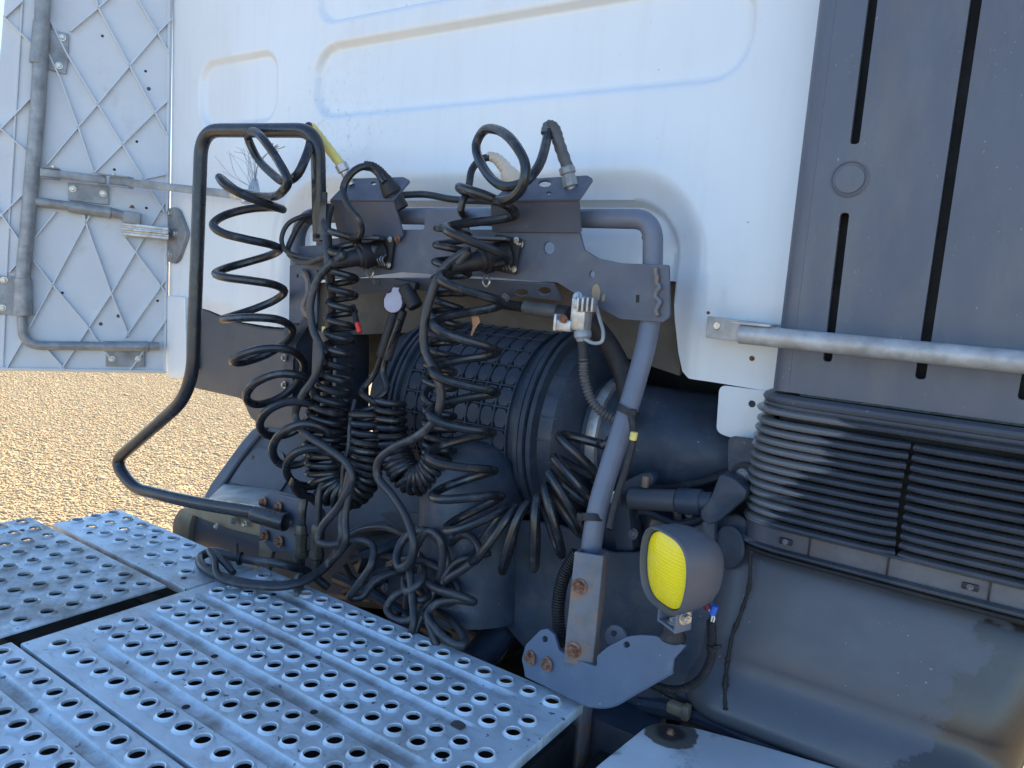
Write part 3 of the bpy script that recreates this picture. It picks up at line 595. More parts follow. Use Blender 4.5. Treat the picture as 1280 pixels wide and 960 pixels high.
obj('hanger_strip', join(sweep([P(384, 400, 1.13), P(368, 425, 1.13), P(363, 450, 1.13), P(362, 500, 1.13)], 1, prof=[(.012, .002), (-.012, .002), (-.012, -.002), (.012, -.002)], up=(1, 0, 0)), box(P(372, 455, 1.16), (.05, .05, .2), .006)), M['engine'], rack)
for v in (447, 481): bolt(rack, P(356, v, 1.125), (-.3, -1, 0), .006, M['zinc'])
bolt(rack, P(650, 305, YK-.004), (0, -1, 0), .0055, M['zinc']); bolt(rack, P(497, 299, YK-.012), (0, -1, 0), .005, M['rust']); bolt(rack, P(386, 273, YT-.03), (1, -.3, 0), .01, M['rack'])
for u, v in ((505, 352), (632, 372), (470, 352)): bolt(rack, P(u, v, YK+.012), (0, -1, -.3), .006, M['chan'])
# two electrical sockets
def socket(u, v):
    c = P(u, v, YK-.007); d = Vector((-.42, -.86, -.28)).normalized()
    s = obj('socket', join(box(c, (.062, .009, .066), .004, Matrix.Rotation(.12, 3, 'Y')), lathe(c, d, [(0, .025), (.03, .025), (.034, .027), (.046, .027), (.048, .023)], 22)), M['rubber'], rack)
    for a, b in ((.025, .026), (-.025, -.026), (.025, -.026)): bolt(s, c+Vector((a, -.005, b)), (0, -1, 0), .004, M['zinc'])
    obj('lid_spring', join(*[sweep(catmull([c+Vector((.008+k*.007, -.012, -.005)), c+Vector((.012+k*.007, -.026, -.016)), c+Vector((.008+k*.007, -.014, -.028))], 5), .0016, 6) for k in range(3)]), M['zinc'], s)
    obj('lid', join(boxdir(c+Vector((-.05, -.05, .024)), c+Vector((.02, -.02, .026)), .045, .006, .002), cyl(c+Vector((-.005, -.03, .002)), c+Vector((.01, -.025, 0)), .011, 14)), M['plastic'], s)
    return c+d*.045, d
so1, sd1 = socket(478, 315); so2, sd2 = socket(632, 318)
for u, v in ((463, 339), (608, 350)): obj('steel_clip', sweep(catmull([P(u-2, v-6, YK-.012), P(u-4, v+3, YK-.02), P(u, v+8, YK-.018), P(u+4, v+2, YK-.016), P(u+2, v-6, YK-.012)], 6), .0022, 6), M['zinc'], rack)
# ================================================================== grab handle
hx = [P(400, 302, 1.09), P(397, 163, 1.07), P(252, 163, 1.04), P(246, 330, 1.03), P(240, 492, 1.02), P(143, 577, 1.0), P(166, 610, 1.0), P(240, 628, 1.01), P(322, 641, 1.03)]
hand = thing('grab_handle', 'tall black bent tube grab handle beside the coiled hoses', 'handle', P(340, 660, 1.03))
def handle_curve():
    r = [.0, .055, .06, .3, .09, .06, .06, .1, 0]; out = [hx[0]]
    for i in range(1, len(hx)-1):
        a, b, c = hx[i-1], hx[i], hx[i+1]; rr = min(r[i], (a-b).length*.45, (c-b).length*.45); p = b+(a-b).normalized()*rr; q = b+(c-b).normalized()*rr
        for k in range(11): s = k/10; out.append(p*(1-s)**2+b*2*s*(1-s)+q*s*s)
    return out+[hx[-1]]
obj('tube', sweep(handle_curve(), .0152, 18), M['handle'], hand)
obj('mount_tab', plate(PY(1.075), [(390, 238), (408, 240), (406, 300), (391, 300)], .004, rnd=.003), M['handle'], hand)
for v in (246, 295): obj('bolt_hole', lathe(P(394, v, 1.071), (0, -1, 0), [(0, .0055), (.002, .005)], 12), M['black'], hand)
sl0, sl1 = P(318, 642, 1.03), P(358, 653, 1.045)
obj('socket_sleeve', join(lathe(sl0, sl1-sl0, [(0, .0185), (.004, .0205), ((sl1-sl0).length-.002, .0205), ((sl1-sl0).length, .018), ((sl1-sl0).length-.012, .013), ((sl1-sl0).length-.03, .0125)], 20)), M['handle'], hand)
# ================================================================== left wheel arch, step bracket
arch = thing('wheel_arch', 'dark grey wheel arch with a sunken panel beside the gravel', 'wheel arch', P(300, 690, 1.35))
ap = P3(P(300, 560, 1.42), P(420, 560, 1.42), P(300, 690, 1.22))
obj('arch_panel', plate(ap, [(316, 533), (300, 552), (281, 578), (262, 604), (247, 632), (236, 660), (234, 720), (330, 740), (520, 760), (640, 640), (520, 560), (420, 520), (360, 525)], .05, rnd=.02, bev=.012), M['plastic'], arch)
obj('arch_blind', box((-1.78, 1.62, .58), (.03, .9, .9), .01), M['black'], arch)  # added blocker, keeps light from the gravel off the underframe
obj('rim_bead', sweep(catmull([ap.px(q, r)+ap.n*.004 for q, r in ((334, 535), (312, 562), (292, 590), (272, 620), (255, 650))], 8), .008, 10), M['plastic'], arch)
obj('sunken_panel', plate(ap, [(322, 560), (356, 566), (362, 600), (350, 618), (288, 604), (306, 576)], .004, rnd=.02, bev=.0015, front=.006), M['plastic'], arch)
obj('rivet', lathe(ap.px(317, 573)+ap.n*.006, ap.n, [(0, .006), (.003, .004)], 10), M['rust'], arch)
fl_ = P3(P(262, 620, 1.18), P(340, 622, 1.18), P(300, 605, 1.33))
obj('top_ledge', plate(fl_, [(258, 625), (280, 604), (345, 612), (372, 620), (330, 645), (290, 636)], .02, rnd=.01, bev=.003), M['plastic'], arch)
brk = thing('step_bracket', 'dusty steel step bracket with rusty bolts under the grab handle', 'bracket', P(300, 700, 1.06))
obj('channel', plate(PY(1.075), [(214, 690), (216, 650), (224, 636), (242, 634), (300, 640), (330, 655), (330, 672), (288, 662), (240, 644), (236, 660), (234, 695)], .02, rnd=.012, bev=.003), M['tan'], brk)
obj('face_plate', plate(PY(1.09), [(240, 645), (325, 668), (326, 715), (240, 700)], .02, rnd=.006, bev=.002), M['plastic'], brk)
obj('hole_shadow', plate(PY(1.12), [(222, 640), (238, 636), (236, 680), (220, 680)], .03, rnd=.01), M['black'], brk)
obj('bolt_plate', plate(PY(1.07), [(326, 624), (336, 615), (385, 626), (402, 640), (400, 720), (375, 722), (362, 690), (340, 690), (324, 672)], .012, rnd=.008, bev=.002), M['rack'], brk)
obj('lower_leg', plate(PY(1.08), [(324, 676), (352, 676), (340, 690), (334, 720), (322, 720)], .012, rnd=.004), M['tan'], brk)
for u, v, r, mt in ((330, 628, .0085, 'rust'), (349, 634, .0085, 'rust'), (332, 670, .009, 'rust'), (350, 677, .009, 'rust'), (293, 651, .007, 'chan'), (307, 656, .006, 'zinc'), (271, 658, .005, 'zinc')):
    bolt(brk, P(u, v, 1.063), (-.25, -1, .15), r, M[mt])
bolt(brk, P(432, 639, 1.2), (-.3, -1, 0), .009, M['rust'])
for u in (377, 397):
    obj('air_fitting', join(lathe(P(u, 655, 1.045), P(u-2, 720, 1.05)-P(u, 655, 1.045), [(0, .008), (.006, .0125), (.022, .0125), (.024, .0155), (.028, .0155), (.03, .013), (.06, .013), (.062, .016), (.075, .016), (.08, .010), (.11, .009)], 8)), M['brass'], brk)
# ================================================================== air filter
af = thing('air_filter', 'large black cylindrical air filter housing with waffle pads', 'air filter', (-.95, 1.4, 1.25))
AC = Vector((0, 1.40, CAM_H-.292)); AR = .198; ax0 = -1.235; ax1 = -.77
def ring(x, y_, z_): return Vector((x, y_, z_))
def acyl(prof, segs=72): return lathe((0, AC.y, AC.z), (1, 0, 0), prof, segs)
obj('body', acyl([(ax0, .03), (ax0, .15), (ax0+.012, .17), (ax0+.10, .182), (ax0+.1, AR-.004), (ax1-.01, AR-.004)]), M['engine'], af)
for x in (ax0+.085, ax0+.105, ax0+.12): obj('left_ring', acyl([(x-.006, AR-.006), (x-.004, AR+.007), (x+.004, AR+.007), (x+.006, AR-.006)]), M['engine'], af)
for x, r in ((ax1-.016, .012), (ax1, .018), (ax1+.016, .014)): obj('right_ring', acyl([(x-.007, AR-.006), (x-.005, AR+r), (x+.005, AR+r), (x+.007, AR-.006)]), M['engine'], af)
obj('end_cap', acyl([(ax1+.012, AR), (ax1+.02, AR-.008), (ax1+.05, AR-.014), (ax1+.075, AR-.05), (ax1+.08, .118), (ax1+.12, .112), (ax1+.12, .02)]), M['engine'], af)
for k in range(26):
    a = k/26*2*math.pi; q = Vector((0, math.cos(a), math.sin(a)))
    obj('cap_rib', boxdir(Vector((ax1+.022, AC.y, AC.z))+q*(AR-.006), Vector((ax1+.056, AC.y, AC.z))+q*(AR-.016), .003, .0022, .0008, up=q), M['engine'], af)
obj('hose_clamp', acyl([(ax1+.09, .113), (ax1+.09, .119), (ax1+.098, .121), (ax1+.112, .121), (ax1+.115, .115)]), M['alu'], af)
# pads: one mesh shared round the drum
def pad_mesh():
    pl = Plane((0, 0, 0), (0, 0, 1), (1, 0, 0)); a, c = .0195, .010
    V, F = plate_local(pl, [(-a+c, -a), (a-c, -a), (a, -a+c), (a, a-c), (a-c, a), (-a+c, a), (-a, a-c), (-a, -a+c)], .005, (), .0015)
    me = bpy.data.meshes.new('pad'); me.from_pydata([tuple(v) for v in V], [], F); me.materials.append(M['engine']); return me
pm = pad_mesh(); nx = 8; xa, xb = ax0+.145, ax1-.045; na = 28
for i in range(nx):
    for k in range(na):
        a = k*2*math.pi/na+.08
        if not (-.25 < math.cos(a-2.3)*1 and -.4 < math.sin(a)): continue
        q = Vector((0, math.cos(a), math.sin(a)))
        if a > 2.95 and i < 8 and a < 3.6: pass
        o = bpy.data.objects.new('pad', pm); COL.objects.link(o); o.parent = af
        p = Vector((xa+(xb-xa)*(i+.5)/nx, AC.y, AC.z))+q*(AR+.0015)
        o.matrix_local = Matrix.Translation(p-ORG[af.name]) @ frame3(Vector((1, 0, 0)), q.cross(Vector((1, 0, 0))), q).to_4x4() @ Matrix.Diagonal((1.05*(xb-xa)/nx/.0465, 1, 1, 1)); ORG[o.name] = p
gr = []
for k in range(na):
    a = (k+.5)*2*math.pi/na+.08; q = Vector((0, math.cos(a), math.sin(a)))
    gr.append(boxdir(Vector((xa, AC.y, AC.z))+q*(AR-.001), Vector((xb, AC.y, AC.z))+q*(AR-.001), .003, .010, .001, up=q))
for i in range(nx+1):
    x = xa+(xb-xa)*i/nx; gr.append(acyl([(x-.0015, AR-.006), (x-.0015, AR+.004), (x+.0015, AR+.004), (x+.0015, AR-.006)]))
obj('rib_grid', join(*gr), M['engine'], af)
ob, od = P(590, 585, 1.21), (P(590, 760, 1.20)-P(592, 560, 1.24)).normalized()
obj('outlet_neck', lathe(ob-od*.06, od, [(0, .01), (.006, .05), (.02, .08), (.045, .098), (.075, .106), (.36, .112)], 40), M['engine'], af)
obj('outlet_duct', sweep(catmull([Vector((ax1+.11, AC.y, AC.z)), Vector((ax1+.22, AC.y+.01, AC.z-.005)), Vector((ax1+.35, AC.y+.05, AC.z-.01)), Vector((ax1+.5, AC.y+.13, AC.z-.02)), Vector((ax1+.62, AC.y+.3, AC.z-.02))], 8), [.112+.0004*i for i in range(33)], 40), M['engine'], af)
# ================================================================== machinery behind the lamp
mach = thing('tilt_linkage', 'grey and blue-black pipe linkage behind the yellow lamp', 'linkage', P(830, 680, 1.22))
def rod(n, a, b, r, mt, par, bev=.1): return obj(n, cyl(P(*a), P(*b), r, 20, bev), M[mt], par)
rod('sleeve', (788, 623, 1.21), (848, 626, 1.21), .0195, 'plastic', mach); rod('boot', (846, 626, 1.209), (880, 628, 1.209), .0225, 'engine', mach, .2); rod('collar', (872, 628, 1.208), (893, 628, 1.208), .018, 'engine', mach)
obj('latch', plate(PY(1.18), [(899, 592), (918, 598), (934, 614), (931, 624), (898, 652), (886, 657), (876, 650), (874, 640), (888, 622)], .04, rnd=.008, bev=.004), M['engine'], mach)
obj('latch_strip', join(plate(PY(1.184), [(877, 652), (893, 652), (892, 690), (879, 690)], .02, rnd=.003, bev=.002)), M['engine'], mach)
obj('arm', plate(PY(1.215), [(766, 616), (772, 606), (800, 592), (812, 590), (818, 598), (814, 607), (790, 618), (786, 640), (792, 690), (770, 690), (764, 640)], .03, rnd=.008, bev=.004), M['engine'], mach)
obj('arm_clip', box(P(807, 602, 1.208), (.012, .012, .022), .003), M['chan'], mach)
bolt(mach, P(769, 623, 1.2), (-.3, -1, .1), .009, M['zinc'])
obj('frame_plate', plate(PY(1.25), [(740, 610), (790, 620), (800, 690), (740, 700)], .02, rnd=.01), M['engine'], mach)
obj('rusty_pipe', tube([P(820, 600, 1.45), P(860, 575, 1.45), P(890, 600, 1.45), P(905, 640, 1.45)], .03, 8, 16), M['chan'], mach)
obj('block', join(box(P(840, 660, 1.33), (.12, .08, .05), .008), box(P(800, 720, 1.36), (.2, .06, .12), .01)), M['engine'], mach)
rod('strut', (846, 636, 1.3), (852, 680, 1.3), .008, 'chan', mach)
# engine bay darkness and jumble below the hoses
eng = thing('chassis_frame', 'dark oily chassis members and pipes below the hoses', 'chassis', (-.9, 1.4, .6))
obj('side_rail', join(box((-.45, 1.75, .85), (.08, 1.9, .28), .006), box((-1.38, 1.9, .83), (.08, 1.3, .26), .006)), M['black'], eng)
obj('cross_member', join(box((-.9, 1.62, 1.0), (.9, .06, .24), .006), box((-.9, 1.1, .72), (1.2, .05, .3), .006)), M['black'], eng)
obj('gearbox', join(box((-.75, 2.2, 1.05), (.62, 1.0, .5), .05), cyl((-.95, 1.3, .98), (-.95, 1.7, .98), .11, 24)), M['engine'], eng)
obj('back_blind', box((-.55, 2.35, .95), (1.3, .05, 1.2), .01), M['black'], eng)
obj('ground_blind', box((-.95, 1.52, .55), (2.1, .02, .95), .004), M['black'], eng)  # added plate hiding sunlit ground seen through the deck holes
obj('air_pipe', cyl(P(592, 832, 1.1), P(650, 755, 1.26), .033, 24, .05), M['engine'], eng)
obj('drive_flange', join(cyl(P(530, 765, 1.3), P(545, 740, 1.36), .05, 20), cyl(P(575, 775, 1.24), P(560, 755, 1.3), .03, 16)), M['engine'], eng)
for pts, r in (([(440, 700, 1.2), (470, 690, 1.22), (520, 668, 1.3)], .012), ([(430, 740, 1.18), (480, 712, 1.2), (540, 690, 1.26)], .009), ([(420, 722, 1.14), (450, 735, 1.14), (500, 765, 1.16), (560, 800, 1.17)], .014), ([(450, 690, 1.25), (520, 705, 1.22), (600, 760, 1.2), (640, 800, 1.18)], .01), ([(418, 690, 1.2), (440, 670, 1.24), (500, 655, 1.28)], .016)):
    obj('pipe', tube([P(*q) for q in pts], r), M['engine'], eng)
for i_, (pts, r) in enumerate((([(452, 742, 1.15), (480, 728, 1.2), (500, 745, 1.22), (536, 760, 1.2)], .007), ([(430, 705, 1.12), (442, 724, 1.14), (470, 740, 1.16), (490, 770, 1.15)], .006), ([(500, 790, 1.1), (540, 770, 1.16), (590, 790, 1.15), (620, 800, 1.16)], .008),
    ([(560, 735, 1.2), (590, 765, 1.19), (612, 790, 1.17)], .011), ([(470, 705, 1.25), (490, 690, 1.26), (510, 720, 1.25), (480, 745, 1.22)], .005), ([(750, 690, 1.22), (780, 715, 1.2), (792, 760, 1.2), (775, 800, 1.18)], .007), ([(760, 660, 1.22), (800, 640, 1.27), (850, 655, 1.26), (900, 640, 1.25)], .006),
    ([(780, 590, 1.33), (820, 610, 1.3), (870, 605, 1.3), (915, 590, 1.3)], .009), ([(835, 690, 1.26), (860, 650, 1.27), (905, 660, 1.26)], .005), ([(700, 860, 1.15), (740, 840, 1.17), (800, 850, 1.16), (860, 880, 1.16)], .006))):
    obj('clutter_pipe', tube([P(*q) for q in pts], r, 8, 10), M['rubber' if i_ % 2 else 'engine'], eng)
for (u, v, y, sz, mt) in ((470, 722, 1.2, (.05, .05, .03), 'engine'), (505, 778, 1.16, (.04, .05, .03), 'black'), (575, 752, 1.23, (.05, .04, .04), 'engine'), (545, 705, 1.27, (.06, .05, .05), 'black'), (455, 700, 1.22, (.04, .04, .05), 'engine'), (820, 655, 1.3, (.05, .03, .04), 'chan'), (870, 600, 1.36, (.05, .05, .03), 'chan'), (905, 625, 1.29, (.03, .03, .05), 'engine')):
    obj('clutter_block', box(P(u, v, y), sz, .006, Matrix.Rotation(u*.7, 3, 'Z') @ Matrix.Rotation(v*.3, 3, 'X')), M[mt], eng)
for (u, v, y) in ((482, 735, 1.16), (522, 752, 1.17), (497, 706, 1.22), (598, 770, 1.15), (792, 668, 1.2), (862, 640, 1.24)): bolt(eng, P(u, v, y), (-.4, -1, .4), .007, M['chan'])
obj('support_post', box((P(715, 920, 1.03).x, 1.035, .88), (.045, .04, .5), .004), M['chan'], eng)
obj('rail_end', box((P(770, 930, 1.1).x, 1.12, .98), (.12, .1, .12), .006), M['engine'], eng)
obj('beige_clip', join(box(P(845, 885, 1.13), (.028, .02, .018), .004), box(P(858, 890, 1.13), (.012, .02, .024), .003)), M['tan'], eng)
obj('sill_pipe', tube([P(800, 880, 1.16), P(870, 895, 1.15), P(960, 935, 1.14), P(1060, 985, 1.13)], .016), M['engine'], eng)
# ================================================================== lamp bracket
lb = thing('lamp_bracket', 'folded grey steel bracket with rusty bolts carrying the yellow lamp', 'bracket', P(740, 880, 1.0))
lp = P3(P(660, 820, 1.0), P(830, 800, .985), P(740, 880, .985))
obj('gusset', plate(lp, [(655, 838), (652, 824), (657, 806), (675, 788), (684, 786), (692, 793), (698, 812), (709, 821), (744, 833), (746, 831), (746, 820), (759, 809), (784, 796), (800, 794), (819, 795), (837, 802), (857, 807), (841, 825), (839, 841), (764, 884), (736, 884), (697, 866), (656, 846)], 0.007, rnd=.003, bev=.001, hole_rings=[el(681, 799, 3.5, 4), el(783, 806, 4, 4)]), M['gusset'], lb)
obj('bent_edge', sweep(catmull([lp.px(u, v)-lp.n*.004 for u, v in ((656, 844), (676, 854), (698, 865), (718, 875), (737, 882.5), (763, 882.5), (790, 868), (839, 840))], 4), .0036, 8), M['gusset'], lb)
obj('back_ear', plate(PY(1.04), [(755, 800), (756, 788), (766, 780), (778, 786), (784, 800), (772, 806), (764, 810)], .006, rnd=.008, hole_rings=[el(767, 792, 4, 4)]), M['pole'], lb)
# channel sleeve around the tube foot
ca, cb = P(740, 690, 1.042), P(726, 828, 1.012)
cz = (ca-cb).normalized(); cyv = Vector((.25, -1, 0)); cyv = (cyv-cz*cyv.dot(cz)).normalized(); cxv = cyv.cross(cz)
cpl = Plane(cb+cyv*.019, cyv, cxv)
hh = (ca-cb).length
def chan_part(x0, x1, y0, y1): 
    c = cb+cz*hh/2+cxv*(x0+x1)/2+cyv*(y0+y1)/2; return box(c, (x1-x0, y1-y0, hh), .0025, frame3(cxv, cyv, cz))
obj('channel_sleeve', join(chan_part(-.024, .024, .016, .021), chan_part(-.024, -.019, -.022, .0155), chan_part(.019, .024, -.022, .0155)), M['chan'], lb)
for u, v in ((725, 733), (717, 812)):
    bolt(lb, cpl.px(u, v)+cyv*.002, cyv, .0088, M['rust'])
for u, v in ((664, 822), (685, 830)): bolt(lb, lp.px(u, v), lp.n+Vector((-.5, -.3, 0)), .0085, M['rust'])
# ================================================================== work lamp
lamp = thing('work_lamp', 'small rear work lamp with bright yellow lens in a dark grey housing', 'lamp', P(838, 795, .99))
lc = P(829, 714, .962); vd = (lc-CAM); vd.z = 0; vd.normalize(); rgt = vd.cross(Vector((0, 0, 1)))
ax = (vd*.66+rgt*.75+Vector((0, 0, .06))).normalized(); lup = (Vector((0, 0, 1))-ax*ax.z+rgt*.06).normalized(); lup = (lup-ax*lup.dot(ax)).normalized(); lsd = ax.cross(lup)
def sup(t, a, b, n=3.2, cut=0):
    c, s = math.cos(t), math.sin(t); x = a*math.copysign(abs(c)**(2/n), c); y = b*math.copysign(abs(s)**(2/n), s)
    return x*(1-.13*max(0, -y/b)), y
def loft(secs, segs=48, cap0=False, cap1=True, n=3.0):
    V = []; F = []
    for d, a, b, sh in secs:
        for k in range(segs):
            x, y = sup(2*math.pi*k/segs, a, b, n); V.append(lc+ax*d+lsd*x+lup*(y+sh))
    for i in range(len(secs)-1):
        for k in range(segs): p = i*segs+k; q = i*segs+(k+1) % segs; F.append((p, q, q+segs, p+segs))
    if cap0: F.append(tuple(range(segs)))
    if cap1: F.append(tuple(range((len(secs)-1)*segs, len(secs)*segs)))
    return V, F
hs, vs_ = .0525, .0585
obj('housing', loft([(.012, hs-.006, vs_-.006, 0), (.002, hs-.005, vs_-.005, 0), (-.003, hs-.0025, vs_-.0025, 0), (-.001, hs, vs_, 0), (.012, hs+.001, vs_+.001, 0), (.04, hs, vs_-.001, 0), (.060, hs-.004, vs_-.006, -.001), (.072, hs-.010, vs_-.013, -.002), (.080, hs-.019, vs_-.023, -.003), (.084, hs-.033, vs_-.037, -.004), (.085, .008, .008, -.004)], n=3.1), M['lamp'], lamp)
def lens_geo():
    V = []; F = []; n = 25
    idx = {}
    for i in range(n):
        for j in range(n):
            x, y = -1+2*i/(n-1), -1+2*j/(n-1); r = max(abs(x), abs(y)); t = math.atan2(y, x)
            sx, sy = sup(t, hs-.0075, vs_-.0068, 3.0); V.append(lc+ax*(.007-.010*(1-r*r))+lsd*sx*r+lup*sy*r)
    for i in range(n-1):
        for j in range(n-1): a = i*n+j; F.append((a, a+1, a+n+1, a+n))
    return V, F
lens = obj('lens', lens_geo(), M['lens'], lamp, ang=80)
lt = M['lens'].node_tree; nb = lt.nodes.new('ShaderNodeBump'); nb.inputs['Strength'].default_value = .16; nb.inputs['Distance'].default_value = .004
tcn = lt.nodes.new('ShaderNodeTexCoord'); wv = []
for di, sc_ in ((lsd, 1), (lup, 1)):
    dp = lt.nodes.new('ShaderNodeVectorMath'); dp.operation = 'DOT_PRODUCT'; lt.links.new(tcn.outputs['Object'], dp.inputs[0]); dp.inputs[1].default_value = tuple(di)
    ml = lt.nodes.new('ShaderNodeMath'); ml.operation = 'MULTIPLY'; ml.inputs[1].default_value = 1250; lt.links.new(dp.outputs['Value'], ml.inputs[0])
    sn = lt.nodes.new('ShaderNodeMath'); sn.operation = 'SINE'; lt.links.new(ml.outputs[0], sn.inputs[0]); wv.append(sn)
ad = lt.nodes.new('ShaderNodeMath'); ad.operation = 'MAXIMUM'; lt.links.new(wv[0].outputs[0], ad.inputs[0]); lt.links.new(wv[1].outputs[0], ad.inputs[1])
lt.links.new(ad.outputs[0], nb.inputs['Height']); lt.links.new(nb.outputs[0], lt.nodes['Principled BSDF'].inputs['Normal'])
obj('rear_cap', lathe(lc+ax*.080-lup*.004, ax, [(0, .015), (.008, .014), (.013, .010), (.014, .001)], 20), M['ivory'], lamp)
yb = lc-lup*vs_+ax*.028
def yoke():
    b0 = yb-lup*.028
    return join(box(b0, (.036, .03, .004), .001, frame3(lsd, ax, lup)), box(b0+lsd*.018+lup*.014, (.004, .03, .034), .0012, frame3(lsd, ax, lup)), box(b0-lsd*.018+lup*.014, (.004, .03, .034), .0012, frame3(lsd, ax, lup)))
yk = obj('yoke', yoke(), M['pole'], lamp)
obj('mount_stub', cyl(yb-lup*.002, yb-lup*.014+lup*.02, .013, 14), M['lamp'], lamp)
bolt(yk, yb-lsd*.020-lup*.008, -lsd, .0075, M['zinc']); bolt(yk, yb-lup*.026, lup, .0065, M['zinc']); bolt(yk, yb+lsd*.020-lup*.008, lsd, .0075, M['zinc'])
obj('rubber_foot', lathe(yb-lup*.03, -lup, [(0, .014), (.006, .016), (.012, .016), (.018, .02), (.021, .019)], 20), M['rubber'], lamp)
wr = [P(893, 757, 1.03), P(889, 764, 1.03), P(890, 772, 1.035), P(889, 790, 1.045)]
obj('crimp', cyl(P(880, 752, 1.03), P(886, 762, 1.028), .0052, 10), M['maroon'], lamp)
obj('crimp', cyl(P(894, 757, 1.03), P(890, 768, 1.03), .0052, 10), M['blue'], lamp)
obj('wire', tube([P(886, 762, 1.028), P(890, 768, 1.03), P(889, 778, 1.035)], .0014, 5, 6), M['wire'], lamp); obj('wire', tube([P(891, 767, 1.03), P(893, 772, 1.032), P(891, 780, 1.035)], .0014, 5, 6), M['wire'], lamp)
obj('conduit', corrugated([P(889, 776, 1.035), P(890, 800, 1.045), P(888, 825, 1.06), P(874, 850, 1.07), P(850, 862, 1.07), P(822, 858, 1.07), P(810, 850, 1.07)], .0062), M['rubber'], lamp)
obj('conduit_tie', join(cyl(P(890, 806, 1.045), P(890, 812, 1.047), .0085, 12), boxdir(P(892, 809, 1.04), P(902, 808, 1.04), .006, .005, .001)), M['rubber'], lamp)
cd = obj('corrugated_conduit', corrugated([P(722, 690, 1.075), P(705, 720, 1.07), P(698, 755, 1.065), P(699, 790, 1.06), P(700, 808, 1.06)], .0105, .0048), M['rubber'], None, label='ribbed black conduit rising behind the rusty channel post', cat='conduit')
# ================================================================== catwalk plates
DZ = CAM_H-.65
def deck_geo(x0, x1, y0, y1, rows, grooves=(), xs=None, hr=.0112, skirt=.016, pitch=.045, seams=()):
    """rows: y of hole rows; xs: x of holes; grooves: (y centre, half width, xa, xb)"""
    V = []; F = []; idx = {}
    def v(x, y, z):
        k = (round(x, 5), round(y, 5), round(z, 5))
        if k not in idx: idx[k] = len(V); V.append(Vector((x, y, DZ+z)))
        return idx[k]
    half = .0198
    bands = sorted([(r-half, r+half, 'h', r) for r in rows]+[(g[0]-g[1], g[0]+g[1], 'g', g) for g in grooves])
    cur = y0; L = []
    for b in bands:
        if b[0] > cur+1e-4: L.append((cur, b[0], 'f', None))
        L.append((max(b[0], cur), b[1], b[2], b[3])); cur = b[1]
    if y1 > cur+1e-4: L.append((cur, y1, 'f', None))
    N = 16
    for ya, yb_, kind, dat in L:
        if kind == 'f': F.append((v(x0, ya, 0), v(x1, ya, 0), v(x1, yb_, 0), v(x0, yb_, 0))); continue
        if kind == 'g':
            g = dat; steps = np.concatenate([[x0], np.linspace(g[2]-.02, g[2]+.03, 9), np.linspace(g[2]+.05, g[3]-.05, 12), np.linspace(g[3]-.03, g[3]+.02, 9), [x1]])
            ts = np.linspace(-1, 1, 17)
            def h(x, t):
                s = min(1, max(0, (x-g[2]+.02)/.035))*min(1, max(0, (g[3]+.02-x)/.035)); s = s*s*(3-2*s)
                a = abs(t); return -.0075*s*(1 if a < .45 else max(0, (1-(a-.45)/.5)) if a < .95 else 0)+.0015*s*math.exp(-((a-.93)/.07)**2)*(0 if a > .99 else 1)
            for i in range(len(steps)-1):
                for j in range(16):
                    ys = [g[0]+g[1]*ts[j], g[0]+g[1]*ts[j+1]]
                    F.append((v(steps[i], ys[0], h(steps[i], ts[j])), v(steps[i+1], ys[0], h(steps[i+1], ts[j])), v(steps[i+1], ys[1], h(steps[i+1], ts[j+1])), v(steps[i], ys[1], h(steps[i], ts[j+1]))))
            continue
        r = dat; cxs = [c for c in sorted(xs) if x0+.012 < c < x1-.012]; cur_x = x0
        for c in cxs:
            a, b = c-half, c+half
            a = max(a, cur_x)
            if a > cur_x+1e-4: F.append((v(cur_x, ya, 0), v(a, ya, 0), v(a, yb_, 0), v(cur_x, yb_, 0)))
            b = min(b, x1)
            rings = [[], [], [], [], []]; jit = random.uniform(.96, 1.04)
            for k in range(N):
                t = 2*math.pi*k/N; ct, st = math.cos(t), math.sin(t)
                mx = 1/max(abs(ct), abs(st)); ox, oy = ct*mx, st*mx
                px = c+(ox*(b-c) if ox > 0 else ox*(c-a)); py = r+(oy*(yb_-r) if oy > 0 else oy*(r-ya)); rings[0].append(v(px, py, 0))
                for q, (rr, zz) in enumerate(((1.48, .0), (1.27, .0026), (1.10, .0042), (1.0, .0034))): rings[q+1].append(v(c+ct*hr*rr*jit, r+st*hr*rr*jit, zz))
            bot = [v(c+math.cos(2*math.pi*k/N)*hr*.985*jit, r+math.sin(2*math.pi*k/N)*hr*.985*jit, -.001) for k in range(N)]; rings.append(bot)
            for q in range(5):
                for k in range(N): k2 = (k+1) % N; F.append((rings[q][k], rings[q][k2], rings[q+1][k2], rings[q+1][k]))
            cur_x = b
        if x1 > cur_x+1e-4: F.append((v(cur_x, ya, 0), v(x1, ya, 0), v(x1, yb_, 0), v(cur_x, yb_, 0)))
    # turned-down edges
    for a, b in (((x0, y0), (x1, y0)), ((x1, y0), (x1, y1)), ((x1, y1), (x0, y1)), ((x0, y1), (x0, y0))):
        d = Vector((b[0]-a[0], b[1]-a[1], 0)).normalized(); o_ = Vector((d.y, -d.x, 0))
        pr = [(0, 0), (.0018, -.0008), (.0025, -.0035), (.0025, -skirt)]
        V0 = len(V)
        for q in (a, b):
            for e, z in pr: V.append(Vector((q[0], q[1], DZ+z))+o_*e)
        for i in range(3): F.append((V0+i, V0+i+1, V0+5+i, V0+4+i))
    return V, [f for f in F if len(set(f)) > 2]
GRP = 'perforated catwalk plates'
xsC = [-.535-.045*i for i in range(18)]
